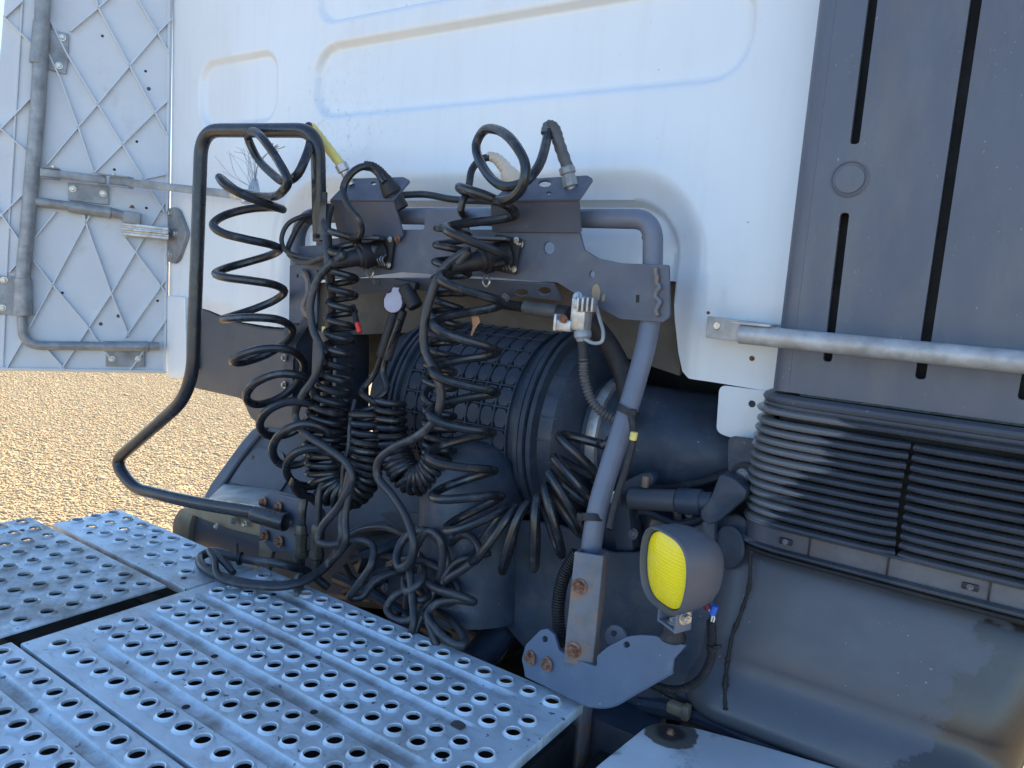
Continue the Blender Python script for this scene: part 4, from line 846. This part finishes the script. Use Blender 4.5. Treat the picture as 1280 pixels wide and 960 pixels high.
C_ = obj('catwalk_plate', deck_geo(-1.302, -.497, .53, 1.004, [.975, .905, .865, .797, .757, .684, .643, .568], [(.942, .0165, -1.25, -.6), (.832, .0145, -1.25, -.6), (.7205, .0162, -1.25, -.6), (.6055, .0165, -1.2, -.6)], xsC), M['deck'], None, 'wide silver perforated catwalk plate with long grooves in the foreground', 'catwalk plate', GRP, ang=40, up=True)
xsD = [-1.29+.045*i for i in range(14)]
D_ = obj('catwalk_plate', deck_geo(-1.318, -.62, .14, .519, [.495, .427, .387, .317, .275, .205], [(.461, .0135, -1.24, -.72), (.352, .0145, -1.24, -.72), (.24, .0145, -1.24, -.72)], xsD), M['deck'], None, 'perforated silver catwalk plate cut off by the bottom left corner', 'catwalk plate', GRP, ang=40, up=True)
A_ = obj('catwalk_plate', deck_geo(-1.945, -1.352, .515, .812, [.783, .739, .695, .651, .607, .563], [], [-1.387-.0662*i for i in range(14)], skirt=.003), M['deck'], None, 'flat perforated silver catwalk plate at the far left edge', 'catwalk plate', GRP, ang=40, up=True)
B_ = obj('catwalk_plate', deck_geo(-1.862, -1.312, .832, .99, [.966, .922, .878], [], [-1.383-.0662*i for i in range(8)]), M['deck'], None, 'small perforated catwalk plate beside the gravel under the grab handle', 'catwalk plate', GRP, ang=40, up=True)
for o, pts in ((C_, [(-1.18, .942), (-.92, .832), (-.8, .72), (-1.05, .72), (-.68, .6055), (-.95, .6055)]), (B_, [(-1.745, .857), (-1.36, .857), (-1.62, .944)]), (A_, [(-1.86, .76), (-1.42, .762)]), (D_, [(-1.1, .461), (-.95, .352)])):
    for x, y in pts: obj('drain_hole', lathe((x, y, DZ+(-.0072 if o in (C_, D_) else .0006)), (0, 0, 1), [(0, .0062), (.0006, .0055), (.0007, .0001)], 14), M['black'], o)
obj('groove_end_rust', lathe((-.613, .834, DZ-.004), (0, 0, 1), [(0, .012), (.0008, .009)], 9), M['stain'], C_)
cf = thing('catwalk_support', 'dark steel beams carrying the perforated catwalk plates', 'support', (-1.2, .7, .8))
obj('support_beam', join(box((-.515, .77, DZ-.1), (.03, .46, .125), .004), box((-.9, .985, DZ-.09), (.76, .03, .1), .004), box((-1.33, .56, DZ-.075), (.05, .9, .07), .004), box((-1.6, .82, DZ-.08), (.6, .03, .08), .004), box((-1.2, .525, DZ-.08), (1.3, .06, .07), .004)), M['black'], cf)
obj('hole_blind', box((-1.215, .535, DZ-.058), (1.4, .92, .006), .001), M['black'], cf)  # added black sheet that keeps the deck holes dark
obj('hole_blind', box((-1.6, .97, DZ-.064), (.5, .2, .006), .001), M['black'], cf)  # added black sheet darkening the holes of the small plate
obj('gap_blind', box((-.85, 1.22, DZ-.36), (1.25, .5, .02), .004), M['black'], cf)  # added blind over lit ground in the gap between deck and cab
# ================================================================== tank cover, bottom right
ZT_ = CAM_H-.655
tp = PZ(ZT_)
TK = bpy.data.materials
tank = thing('tank_cover', 'weathered grey tank cover with a dark stained bolt at the bottom edge', 'cover', tp.px(900, 960)-Vector((0, 0, .2)))
def tank_cover():
    outer = round2([tp.loc(tp.px(*q)) for q in ((815, 898), (868, 906), (960, 931), (1075, 965))]+[(-.02, -.35), (-.36, -.4), tp.loc(tp.px(735, 962))], .03, 6)
    return plate_local(tp, outer, .16, (), .01)
def tank_extra(N, L, V, base, mix, ramp, noise, b):
    d = N.new('ShaderNodeVectorMath'); d.operation = 'DISTANCE'; L.new(V, d.inputs[0]); d.inputs[1].default_value = tuple(tp.px(838, 916)-ORG[tank.name])
    a = N.new('ShaderNodeMath'); a.operation = 'MULTIPLY_ADD'; L.new(noise(40, 4), a.inputs[0]); a.inputs[1].default_value = .02; L.new(d.outputs['Value'], a.inputs[2])
    base = mix(ramp(a.outputs[0], .052, .049), base, (.15, .135, .11, 1)); return mix(ramp(a.outputs[0], .037, .028), base, (.05, .04, .035, 1))
M['tank2'] = mat('weathered_tank_paint', (.68, .68, .67), .5, .05, .08, 8, .05, 90, dirt=(.17, .155, .125), dscale=11, damt=.95, dthr=.555, extra=tank_extra)
obj('cover', tank_cover(), M['tank2'], tank)
bolt(tank, tp.px(838, 916), (0, 0, 1), .0045, M['rust'])
# ================================================================== coils
def coil(A, B, d, lead=(), tail=(), r=.0075, flip=1, sub=8, depth_k=1.0, segs=10, n=4, tilt=None):
    """A[k], B[k]: photo points of the outermost left and right of turn k; d: the plane (or planes) the coil's axis lies in"""
    nA = len(A); ds = d if hasattr(d, '__len__') else [d]*nA
    def cr(L, t):
        t = min(max(t, 0), len(L)-1.0001); i = int(t); s = t-i; g = lambda k: Vector(L[min(max(k, 0), len(L)-1)])
        a, b, c, e = g(i-1), g(i), g(i+1), g(i+2); return b+(c-a)*.5*s+(a-b*2.5+c*2-e*.5)*s*s+(b*1.5-a*.5-c*1.5+e*.5)*s**3
    T = nA-1; pts = []; ctr = []
    N = int(T*sub)
    for k in range(N+1):
        t = k/sub; a = cr(A, t); b = cr(B, t-.5) if t >= .5 else Vector(B[0])+(Vector(A[0])-Vector(A[1]))*(.5-t)
        dd = cr([(x, 0) for x in ds], t).x; c2 = (a+b)/2; C = P(c2.x, c2.y, dd)
        h = C-CAM; h.z = 0; pl = Plane(C, h); Aw = pl.px(*a); Bw = pl.px(*b); ctr.append((C, (Aw-Bw)/2))
    for k in range(N+1):
        C, Lv = ctr[k]; tg = ctr[min(k+sub//2, N)][0]-ctr[max(k-sub//2, 0)][0]; tg = (tg-Lv*tg.dot(Lv)/Lv.length_squared).normalized()
        W_ = tg.cross(Lv.normalized())*Lv.length*(cr([(x, 0) for x in depth_k], k/sub).x if hasattr(depth_k, '__len__') else depth_k)*flip; th = 2*math.pi*k/sub
        if tilt:
            q = cr([(x, 0) for x in tilt], k/sub).x; W_ = W_+Vector((0, 0, 1))*Lv.length*q*(1 if W_.dot(C-CAM) < 0 else -1)
        pts.append(C+Lv*math.cos(th)+W_*math.sin(th))
    full = [P(*q) for q in lead]+pts+[P(*q) for q in tail]
    return sweep(catmull(full, n), r, segs)
def LR(c): return [(u-w_, v) for u, v, w_ in c], [(u+w_, v+q) for (u, v, w_), q in zip(c, [(c[min(i+1, len(c)-1)][1]-c[i][1])/2 if i < len(c)-1 else (c[i][1]-c[i-1][1])/2 for i in range(len(c))])]
# --- wide air hose on the left, hung on the handle
hoseL = thing('coiled_air_hose', 'widely stretched black air coil hanging left of the rack from a yellow sleeve', 'air hose', P(380, 650, 1.06))
A1 = [(275, 222), (267, 281), (270, 342), (278, 399), (291, 452), (308, 497), (325, 532), (341, 564), (358, 585), (366, 602)]
B1 = [(354, 262), (350, 312), (356, 364), (366, 412), (380, 454), (396, 494), (408, 532), (422, 566), (432, 594), (436, 612)]
obj('hose', coil(A1, B1, [1.03, 1.04, 1.045, 1.05, 1.05, 1.05, 1.05, 1.05, 1.05, 1.05], lead=[(386, 157, 1.09), (388, 175, 1.07), (384, 192, 1.04), (372, 218, 1.02), (356, 227, 1.03), (340, 217, 1.05), (320, 195, 1.07), (310, 172, 1.06), (316, 164, 1.03), (328, 173, 1.0), (347, 200, 1.0), (360, 227, .99), (354, 238, 1.0), (338, 246, 1.05), (300, 240, 1.08)],
    tail=[(380, 618, 1.05), (378, 640, 1.045), (377, 656, 1.045)], r=.0091, flip=-1, depth_k=.8, tilt=[0, 0, 0, .05, .15, .4, .55, .65, .65, .6]), M['hose'], hoseL)
ys0, ys1 = P(389, 158, 1.095), P(428, 208, 1.125)
obj('yellow_sleeve', join(sweep([ys0.lerp(ys1, k/14) for k in range(15)], [.0095+(.0012 if k % 2 else 0) for k in range(15)], 14)), M['yellow'], hoseL)
obj('hose_nut', lathe(P(425, 204, 1.123), P(440, 232, 1.14)-P(425, 204, 1.123), [(0, .011), (.003, .0135), (.018, .0135), (.02, .010), (.03, .010), (.034, .007), (.05, .007)], 6), M['alu'], hoseL)
# --- wide air hose in the middle ending in a fan of loops
hoseR = thing('coiled_air_hose', 'loosely stretched black air coil in the middle that fans out beside the grey tube', 'air hose', P(600, 720, 1.05))
A2 = [(574, 234), (557, 285), (550, 346), (542, 405), (540, 463), (536, 516), (535, 569), (540, 620), (556, 662), (590, 702), (628, 714), (668, 711), (702, 694), (727, 668), (738, 630), (745, 596), (757, 556)]
B2 = [(644, 268), (635, 325), (628, 380), (622, 440), (621, 491), (616, 541), (618, 588), (626, 620), (634, 634), (646, 634), (660, 630), (672, 622), (681, 608), (687, 592), (693, 572), (699, 545), (712, 520)]
obj('hose', coil(A2, B2, [1.07, 1.06, 1.06, 1.06, 1.06, 1.06, 1.06, 1.06, 1.06, 1.07, 1.08, 1.08, 1.09, 1.1, 1.11, 1.12, 1.13],
    lead=[(687, 158, 1.12), (684, 172, 1.11), (673, 208, 1.06), (655, 228, 1.03), (630, 233, 1.03), (605, 211, 1.06), (595, 182, 1.08), (603, 165, 1.08), (620, 162, 1.05), (642, 178, 1.01), (657, 208, 1.0), (652, 235, 1.0), (634, 250, 1.02), (604, 248, 1.07), (585, 242, 1.09)],
    tail=[(770, 540, 1.2)], r=.0083, flip=-1, depth_k=[.72]*8+[.6, .48, .42, .42, .42, .42, .42, .45, .5]), M['hose'], hoseR)
gs0, gs1 = P(688, 158, 1.12), P(712, 222, 1.135)
obj('grey_sleeve', sweep(catmull([P(683, 168, 1.115), P(686, 158, 1.12), P(692, 160, 1.122), P(699, 180, 1.125), P(711, 214, 1.132)], 6), [.0098+(.0012 if k % 2 else 0) for k in range(25)], 14), M['grey_hose'], hoseR)
obj('hose_nut', lathe(P(708, 208, 1.13), P(714, 234, 1.135)-P(708, 208, 1.13), [(0, .0115), (.003, .0145), (.012, .0145), (.014, .0115), (.026, .0135), (.034, .0135), (.036, .008), (.05, .007)], 8), M['galv'], hoseR)
# --- tight electric spirals
spA = thing('spiral_cable', 'tight black spiral cable hanging from the left rack socket', 'spiral cable', P(425, 620, 1.08))
cA = [(430, 288, 18), (429, 318, 18), (428, 347, 17), (427, 370, 17), (426, 392, 17), (425, 414, 17), (423, 436, 17), (421, 456, 18), (417, 474, 19), (414, 489, 21), (412, 504, 23), (410, 518, 24), (408, 532, 24), (407, 545, 24), (407, 558, 24), (409, 570, 25), (412, 581, 25), (418, 591, 25), (428, 600, 23), (438, 604, 20), (448, 602, 18), (455, 594, 18), (458, 583, 18), (459, 571, 19), (459, 559, 18), (459, 547, 18), (459, 534, 17), (458, 520, 16), (456, 506, 15)]
def LRn(c):
    A = []; B = []
    for i, (u, v, w_) in enumerate(c):
        a = Vector(c[max(i-1, 0)][:2]); b = Vector(c[min(i+1, len(c)-1)][:2]); t = (b-a).normalized(); nrm = Vector((t.y, -t.x))   # right of travel, turned to the left
        nx2 = Vector(c[min(i+1, len(c)-1)][:2]); mid = (Vector((u, v))+nx2)/2
        A.append(tuple(Vector((u, v))-nrm*w_)); B.append(tuple(mid+nrm*w_))
    return A, B
def resample(path):          # path: (u, v, half width, spacing of the turns) -> one centre per turn
    pts = [Vector((p[0], p[1])) for p in path]; c = catmull([Vector((p.x, p.y, 0)) for p in pts], 40); out = []; acc = 0; need = 0
    for i in range(len(c)-1):
        t = i/40; k = int(t); f = t-k; a, b = path[k], path[min(k+1, len(path)-1)]
        if acc >= need: out.append((c[i].x, c[i].y, a[2]*(1-f)+b[2]*f)); need = a[3]*(1-f)+b[3]*f; acc = 0
        acc += (c[i+1]-c[i]).length
    return out
cA = resample([(431, 290, 18, 24), (428, 350, 17, 20), (426, 400, 17, 18), (421, 456, 19, 15), (413, 500, 24, 12), (408, 540, 26, 11), (409, 572, 25, 11), (412, 598, 25, 9), (422, 614, 20, 7), (438, 617, 17, 6), (452, 604, 17, 6), (458, 582, 18, 8), (459, 558, 18, 10), (459, 534, 18, 11), (456, 505, 17, 12)])
a_, b_ = LRn(cA)
lead1 = [(481, 228, 1.105), (468, 212, 1.1), (455, 208, 1.08), (440, 216, 1.06), (429, 236, 1.05), (436, 258, 1.05), (450, 278, 1.06), (451, 292, 1.07), (438, 296, 1.08)]
obj('spiral', coil(a_, b_, 1.085, lead=lead1, tail=[(455, 494, 1.09), (452, 488, 1.1), (466, 470, 1.12), (478, 440, 1.12), (489, 402, 1.12)], r=.0072, flip=-1, depth_k=.8), M['hose'], spA)
obj('strain_relief', sweep(catmull([P(455, 207, 1.085), P(466, 209, 1.1), P(476, 217, 1.11), P(484, 228, 1.12)], 8), [.0085+(.0013 if k % 2 else 0)+k*.00012 for k in range(25)], 14), M['rubber'], spA)
obj('plug', lathe(P(480, 222, 1.115), P(494, 248, 1.13)-P(480, 222, 1.115), [(0, .0125), (.014, .0165), (.03, .02), (.036, .02), (.04, .017), (.07, .017)], 22), M['rubber'], spA)
spB = thing('spiral_cable', 'tight black spiral cable looping up to the right rack socket', 'spiral cable', P(520, 630, 1.1))
cB = [(488, 500, 17), (488, 513, 17), (488, 526, 17), (488, 539, 17), (489, 552, 17), (491, 565, 18), (496, 577, 19), (504, 588, 19), (514, 595, 20), (525, 597, 20), (535, 593, 20), (542, 584, 20), (546, 573, 20), (548, 561, 19), (549, 548, 19), (549, 533, 19), (549, 515, 19), (549, 496, 19), (549, 477, 19), (550, 458, 19), (551, 438, 19), (553, 418, 20), (556, 398, 20), (559, 378, 21), (562, 357, 22), (565, 334, 22), (566, 312, 21), (565, 290, 20), (566, 270, 18)]
cB = resample([(488, 500, 17, 10.5), (488, 530, 18, 10.5), (492, 560, 17, 9), (500, 582, 17, 6), (512, 597, 17, 5.5), (527, 599, 17, 5.5), (540, 589, 17, 6), (547, 570, 18, 9), (549, 540, 19, 15), (549, 496, 19, 19), (550, 458, 19, 19), (553, 418, 20, 20), (559, 378, 21, 21), (565, 334, 22, 22), (566, 290, 20, 21), (566, 270, 18, 20)])
a_, b_ = LRn(cB)
obj('spiral', coil(a_, b_, [1.11]*12+[1.115]*14+[1.1]*max(1, len(a_)-26), lead=[(500, 400, 1.12), (488, 432, 1.12), (479, 465, 1.12), (484, 486, 1.11)], tail=[(576, 262, 1.08), (586, 232, 1.09), (590, 212, 1.1), (600, 200, 1.11), (612, 196, 1.12)], r=.0068, flip=-1, depth_k=.8), M['hose'], spB)
obj('ivory_plug', join(sweep(catmull([P(609, 195, 1.12), P(620, 198, 1.125), P(630, 208, 1.13), P(640, 222, 1.135)], 8), [.0072+(.0012 if k % 3 else 0)+k*.00022 for k in range(25)], 14), lathe(P(634, 213, 1.13), P(646, 236, 1.14)-P(634, 213, 1.13), [(0, .014), (.012, .018), (.03, .018)], 18)), M['ivory'], spB)
# --- straight cables into the sockets
def cable(name, label, pts, r, cat='cable', mt='cable', n=8): return obj(name, tube([P(*q) for q in pts], r, n, 12), M[mt], None, label=label, cat=cat)
def plug_cable(label, o, d, pts, r):
    t = thing('electric_cable', label, 'cable', P(*pts[-1]))
    obj('sheath', tube([o+d*.06, *[P(*q) for q in pts]], r, 8, 12), M['cable'], t)
    obj('plug', lathe(o-d*.004, d, [(0, .022), (.012, .022), (.016, .018), (.034, .016), (.04, .0125), (.066, .0105), (.07, .0085)], 20), M['rubber'], t); return t
plug_cable('thick black cable curving down from the left socket and over to the catwalk edge', so1, sd1, [(430, 318, 1.06), (408, 335, 1.05), (396, 352, 1.045), (388, 380, 1.04), (391, 410, 1.04), (401, 438, 1.04), (396, 466, 1.035), (377, 496, 1.03), (369, 520, 1.03), (383, 543, 1.02), (412, 562, 1.02), (434, 580, 1.02), (440, 597, 1.02), (424, 632, 1.02), (402, 660, 1.015), (398, 675, 1.01), (412, 681, 1.01), (446, 674, 1.04), (465, 681, 1.05), (465, 704, 1.03), (447, 732, 1.02), (438, 746, 1.025), (452, 746, 1.04), (468, 727, 1.06), (492, 716, 1.09), (520, 712, 1.13)], .0082)
plug_cable('thick black cable falling from the right socket into the tangle below', so2, sd2, [(585, 314, 1.06), (556, 334, 1.045), (538, 372, 1.035), (530, 410, 1.03), (531, 436, 1.03), (545, 468, 1.03), (551, 492, 1.035), (545, 522, 1.035), (522, 545, 1.035), (491, 560, 1.03), (473, 577, 1.03), (472, 596, 1.03), (490, 619, 1.03), (508, 648, 1.03), (517, 678, 1.02), (512, 703, 1.02), (499, 709, 1.025), (496, 694, 1.04), (506, 673, 1.06), (530, 663, 1.07), (549, 676, 1.07), (558, 700, 1.06), (551, 728, 1.06), (545, 742, 1.07)], .0082)
cable('tangled_hose', 'black hose knotted in loops hanging over the plate edge below the middle coil', [(570, 668, 1.1), (590, 672, 1.08), (600, 690, 1.07), (586, 706, 1.06), (562, 722, 1.05), (558, 726, 1.05), (556, 700, 1.09), (528, 692, 1.1), (528, 724, 1.04), (510, 740, 1.02), (506, 724, 1.06), (512, 738, 1.05), (524, 750, 1.03), (536, 744, 1.05), (528, 722, 1.08), (545, 712, 1.1), (560, 704, 1.12)], .0078)
cable('tangled_hose', 'black hose folded into a long drooping loop at the lower end of the tangle', [(532, 727, 1.05), (548, 737, 1.03), (575, 745, 1.02), (592, 752, 1.04), (570, 750, 1.04), (544, 756, 1.03), (535, 768, 1.015), (545, 786, 1.0), (562, 802, .995), (578, 806, 1.0), (580, 796, 1.02), (562, 774, 1.05), (545, 764, 1.07)], .0078)
cable('tangled_hose', 'black hose hanging in two narrow strands across the plate edge', [(512, 712, 1.04), (515, 745, 1.02), (517, 778, 1.0), (511, 800, .995), (507, 808, .995), (516, 794, 1.0), (530, 768, 1.02), (538, 785, 1.0), (546, 810, .995), (548, 815, .995), (540, 784, 1.01), (533, 757, 1.05)], .0074)
cable('tangled_hose', 'black hose curled into a small open ring left of the tangle', [(512, 735, 1.06), (492, 746, 1.04), (484, 760, 1.03), (492, 773, 1.02), (512, 775, 1.02), (530, 760, 1.04), (540, 748, 1.07)], .0078)
cable('tangled_hose', 'black hose rising out of the tangle in a tall narrow arch', [(508, 760, 1.06), (511, 722, 1.05), (522, 680, 1.04), (536, 664, 1.04), (549, 672, 1.04), (553, 704, 1.05), (544, 738, 1.06), (530, 760, 1.04), (520, 776, 1.03), (505, 772, 1.05)], .0076)
cable('tangled_hose', 'black hose crossing the middle of the tangle and curling under', [(486, 706, 1.1), (506, 700, 1.08), (530, 702, 1.07), (556, 716, 1.07), (572, 736, 1.07), (566, 752, 1.06), (545, 752, 1.06), (526, 740, 1.08), (508, 728, 1.1)], .0074)
cable('linking_hose', 'thin black hose running level behind the left cable to the tangle', [(428, 676, 1.12), (450, 664, 1.13), (480, 660, 1.12), (505, 668, 1.1), (530, 680, 1.1), (552, 688, 1.1), (572, 672, 1.09), (580, 665, 1.09)], .0062)
cable('linking_hose', 'black hose running from the fan of loops down to the tangle', [(612, 690, 1.1), (596, 696, 1.09), (575, 700, 1.07), (560, 714, 1.06), (554, 732, 1.05), (548, 742, 1.07)], .0078)
cable('rack_hose', 'black hose lying along the top of the rack behind the shelves', [(500, 244, 1.16), (530, 243, 1.2), (565, 249, 1.21), (600, 251, 1.21), (640, 252, 1.19)], .0072, 'hose')
cable('rack_cable', 'thin black cable looped round the upper left corner of the rack', [(404, 268, 1.16), (380, 270, 1.12), (360, 280, 1.1), (352, 298, 1.09), (356, 312, 1.09), (374, 321, 1.1), (396, 324, 1.1)], .0052)
cable('rack_cable', 'black cable curved under the rack corner behind the handle foot', [(396, 262, 1.15), (378, 276, 1.13), (366, 296, 1.12), (360, 312, 1.11), (366, 322, 1.1), (384, 328, 1.09), (402, 322, 1.08), (428, 314, 1.08)], .0066)
cable('rack_cable', 'thick ribbed cable dropping beside the left bracket of the rack', [(412, 258, 1.1), (408, 275, 1.085), (409, 300, 1.075), (411, 330, 1.07), (414, 370, 1.09), (412, 420, 1.1), (410, 470, 1.11), (408, 520, 1.12)], .0105)
cable('drop_hose', 'straight black hose rising from the right air fitting', [(397, 662, 1.045), (398, 636, 1.045), (400, 612, 1.05), (410, 590, 1.07), (425, 572, 1.1)], .0078)
cable('drop_hose', 'slim black hose hanging between the two tight spirals', [(444, 500, 1.09), (438, 530, 1.07), (436, 556, 1.06), (430, 580, 1.05), (428, 606, 1.05)], .005)
# --- cable bundle lying on the catwalk
cl = thing('cable_bundle', 'black cable bundle lying in a loop on the catwalk plate', 'cable', G(300, 725, DZ))
zz = DZ+.014
lp_pts = [P(438, 590, 1.04), P(428, 640, 1.03), P(428, 672, 1.02), G(411, 704, zz+.03), G(388, 722, zz+.012), G(362, 731, zz+.005), G(320, 731, zz), G(277, 721, zz), G(253, 708, zz), G(252, 695, zz), G(266, 690, zz+.004), G(292, 696, zz+.006), G(320, 701, zz+.012), G(352, 705, zz+.02), P(384, 715, 1.05), P(410, 735, 1.08)]
obj('sheath', tube(lp_pts, .0098, 10, 12), M['cable'], cl)
obj('sheath', tube([p+Vector((.012, -.012, .004)) if i > 2 else p+Vector((.02, -.01, 0)) for i, p in enumerate(lp_pts[:8])]+[G(268, 700, zz+.016), G(262, 688, zz+.02), G(280, 703, zz+.014), G(292, 716, zz+.002)], .0072, 10, 12), M['cable'], cl)
obj('tie', join(*[lathe(G(372, 728, zz+.002)+Vector((.004, 0, 0)), Vector((.9, .45, .1)), [(-.004, .0185), (-.004, .02), (.004, .02), (.004, .0185)], 18)], boxdir(G(374, 738, zz), G(370, 744, zz), .01, .008, .001)), M['grey_hose'], cl)
obj('tie', join(lathe(G(300, 698, zz+.008), Vector((.8, .5, 0)), [(-.003, .0125), (-.003, .0145), (.003, .0145), (.003, .0125)], 16), boxdir(G(297, 694, zz+.015), G(296, 680, zz+.025), .006, .004, .001)), M['rubber'], cl)
# --- parked plug with the lilac lid
pk = thing('parked_plug', 'black cable plug with round lilac grey lid parked under the rack', 'plug', P(500, 420, 1.12))
pc_ = P(492, 377, 1.115); pd = (CAM-pc_).normalized()+Vector((-.25, 0, .1)); pd.normalize()
obj('holder', join(lathe(pc_-pd*.02, pd, [(0, .018), (.004, .024), (.016, .024), (.019, .022)], 24), cyl(P(506, 358, 1.13), P(520, 384, 1.135), .016, 16), boxdir(P(495, 352, 1.13), P(522, 358, 1.14), .02, .014, .003)), M['rubber'], pk)
pp = Plane(pc_+pd*.003, pd)
obj('lid', plate(pp, el(491, 378, 12, 13, 14)[9:]+el(491, 378, 12, 13, 14)[:0]+el(491, 378, 12, 13, 14)[:7]+[(480, 374), (487, 360), (503, 359)][:1]+[(484, 366)], .004, rnd=.002, bev=.001), M['lid'], pk)
obj('lid_tab', plate(pp, [(488, 368), (491, 359), (504, 360), (503, 372)], .0035, rnd=.002, bev=.001, front=.0005), M['lid'], pk)
obj('boot', join(cyl(P(495, 384, 1.125), P(476, 446, 1.118), .0105, 14), cyl(P(504, 388, 1.128), P(484, 450, 1.122), .009, 14)), M['rubber'], pk)
# --- small bits
rc = thing('red_cap', 'small red rubber cap beside the left spiral', 'cap', P(449, 415, 1.1)); obj('cap', cyl(P(446, 403, 1.09), P(450, 416, 1.09), .0055, 12, .3), M['red'], rc); obj('stem', cyl(P(441, 382, 1.1), P(446, 404, 1.09), .006, 10), M['rubber'], rc)
obj('yellow_tag', plate(PY(1.1), [(402, 408), (408, 408), (407, 418), (402, 416)], .002, rnd=.002), M['yellow'], None, label='tiny yellow tag behind the thick ribbed cable', cat='tag')
obj('cable_marker', cyl(P(793, 540, 1.08), P(791, 550, 1.08), .006, 10), M['yellow'], None, label='short yellow marker ring on the cable beside the grey tube', cat='marker')
obj('dry_leaf', plate(P3(P(590, 395, 1.1), P(600, 396, 1.1), P(592, 418, 1.11)), [(589, 395), (598, 396), (600, 402), (594, 411), (590, 420), (588, 419), (591, 408)], .001, rnd=.002, bev=.0002), M['leaf'], None, label='dry brown leaf caught on the air filter housing', cat='leaf')
obj('pole_cable', tube([P(789, 520, 1.09), P(792, 545, 1.085), P(784, 580, 1.075), P(770, 625, 1.06), P(762, 660, 1.05)], .006), M['rubber'], None, label='black cable strapped along the back of the bent grey tube', cat='cable')
for (u, v, y, dv) in ((784, 514, 1.127, (-.3, -.3, 1)), (741, 647, 1.073, (-.25, -.3, 1))):
    c = P(u, v, y)
    t = obj('cable_tie', join(lathe(c, (-.2 if v > 600 else .28, .3, 1), [(-.006, .0178), (-.006, .0205), (.006, .0205), (.006, .0178)], 20), box(c+Vector((.016 if v < 600 else -.016, -.012, 0)), (.012, .01, .014), .002)), M['rubber'], None, label='black plastic tie round the grey tube ' + ('above the yellow marker' if v < 600 else 'just above the channel sleeve'), cat='cable tie', group='ties on the grey tube')
# brake valve / gladhand hanging at the plate's corner
gv = thing('coupling_head', 'cast aluminium coupling hanging under the right end of the rack', 'coupling', P(725, 430, 1.13))
obj('casting', join(box(P(727, 392, 1.12), (.03, .03, .06), .006), box(P(708, 407, 1.115), (.03, .024, .02), .003), box(P(698, 403, 1.115), (.006, .026, .03), .002), box(P(732, 380, 1.115), (.036, .024, .02), .004), *[box(P(724+k*6, 381, 1.1), (.004, .012, .024), .001) for k in range(4)]), M['alu'], gv)
obj('collar', lathe(P(728, 412, 1.12), P(729, 428, 1.12)-P(728, 412, 1.12), [(0, .013), (.004, .0155), (.012, .0155), (.016, .012), (.02, .011)], 18), M['galv'], gv)
bolt(gv, P(722, 371, 1.11), (0, -1, .3), .006, M['zinc']); bolt(gv, P(704, 399, 1.1), (.5, -1, 0), .005, M['rust'])
obj('bail', tube([P(745, 382, 1.125), P(750, 400, 1.12), P(754, 415, 1.115), P(752, 427, 1.11), P(742, 429, 1.11), P(731, 424, 1.11)], .0032), M['galv'], gv)
obj('conduit', corrugated([P(729, 448, 1.12), P(730, 470, 1.12), P(738, 497, 1.125), P(752, 515, 1.13), P(768, 524, 1.14)], .0075, .006, .16), M['grey_hose'], gv)
obj('hose_stub', cyl(P(728, 424, 1.12), P(729, 452, 1.12), .0085, 14), M['rubber'], gv)
pf = thing('pipe_fitting', 'grey sleeve joint on the black pipe under the rack plate', 'pipe', P(680, 390, 1.16))
obj('sleeve', cyl(P(655, 384, 1.17), P(698, 390, 1.17), .0125, 18), M['grey_hose'], pf); obj('ribbed_pipe', corrugated([P(628, 380, 1.17), P(656, 384, 1.17)], .009), M['rubber'], pf); obj('end_collar', cyl(P(697, 390, 1.17), P(712, 392, 1.17), .0145, 16), M['rubber'], pf)
obj('filter_hose', tube([P(735, 400, 1.25), P(757, 425, 1.27), P(776, 460, 1.28), P(784, 495, 1.27), P(780, 530, 1.26)], .019, 8, 16), M['rubber'], None, label='thick black hose curving over the end of the air filter', cat='hose')
# frayed rope on the stay hook
def fray():
    g = []; c = P(318, 236, 1.2)
    for k in range(16):
        e = P(random.uniform(268, 320), random.uniform(176, 215), random.uniform(1.12, 1.22)); mid = c.lerp(e, .5)+Vector((random.uniform(-.025, .025), 0, random.uniform(-.015, .035)))
        g.append(sweep(catmull([c, mid, e], 5), .0007, 4))
    for k in range(10):
        e = P(random.uniform(338, 356), random.uniform(178, 190), random.uniform(1.14, 1.2)); g.append(sweep(catmull([c, P(322, 208, 1.18), P(334, 192, 1.17), e], 5), .0013, 5))
    for k in range(6):
        g.append(sweep(catmull([P(316+k, 224, 1.2), P(311+k*2.5, 238, 1.17), P(314+k*2, 252, 1.18), P(330, 249, 1.2), P(349, 239, 1.03)], 5), .0022, 6))
    return join(*g)
obj('frayed_rope', fray(), M['rope'], None, label='frayed pale blue rope tied round the stay hook and the left coil', cat='rope')
print('tris', sum(sum(len(p.vertices)-2 for p in o.data.polygons) for o in SC.objects if o.type == 'MESH'), 'objs', len(SC.objects))
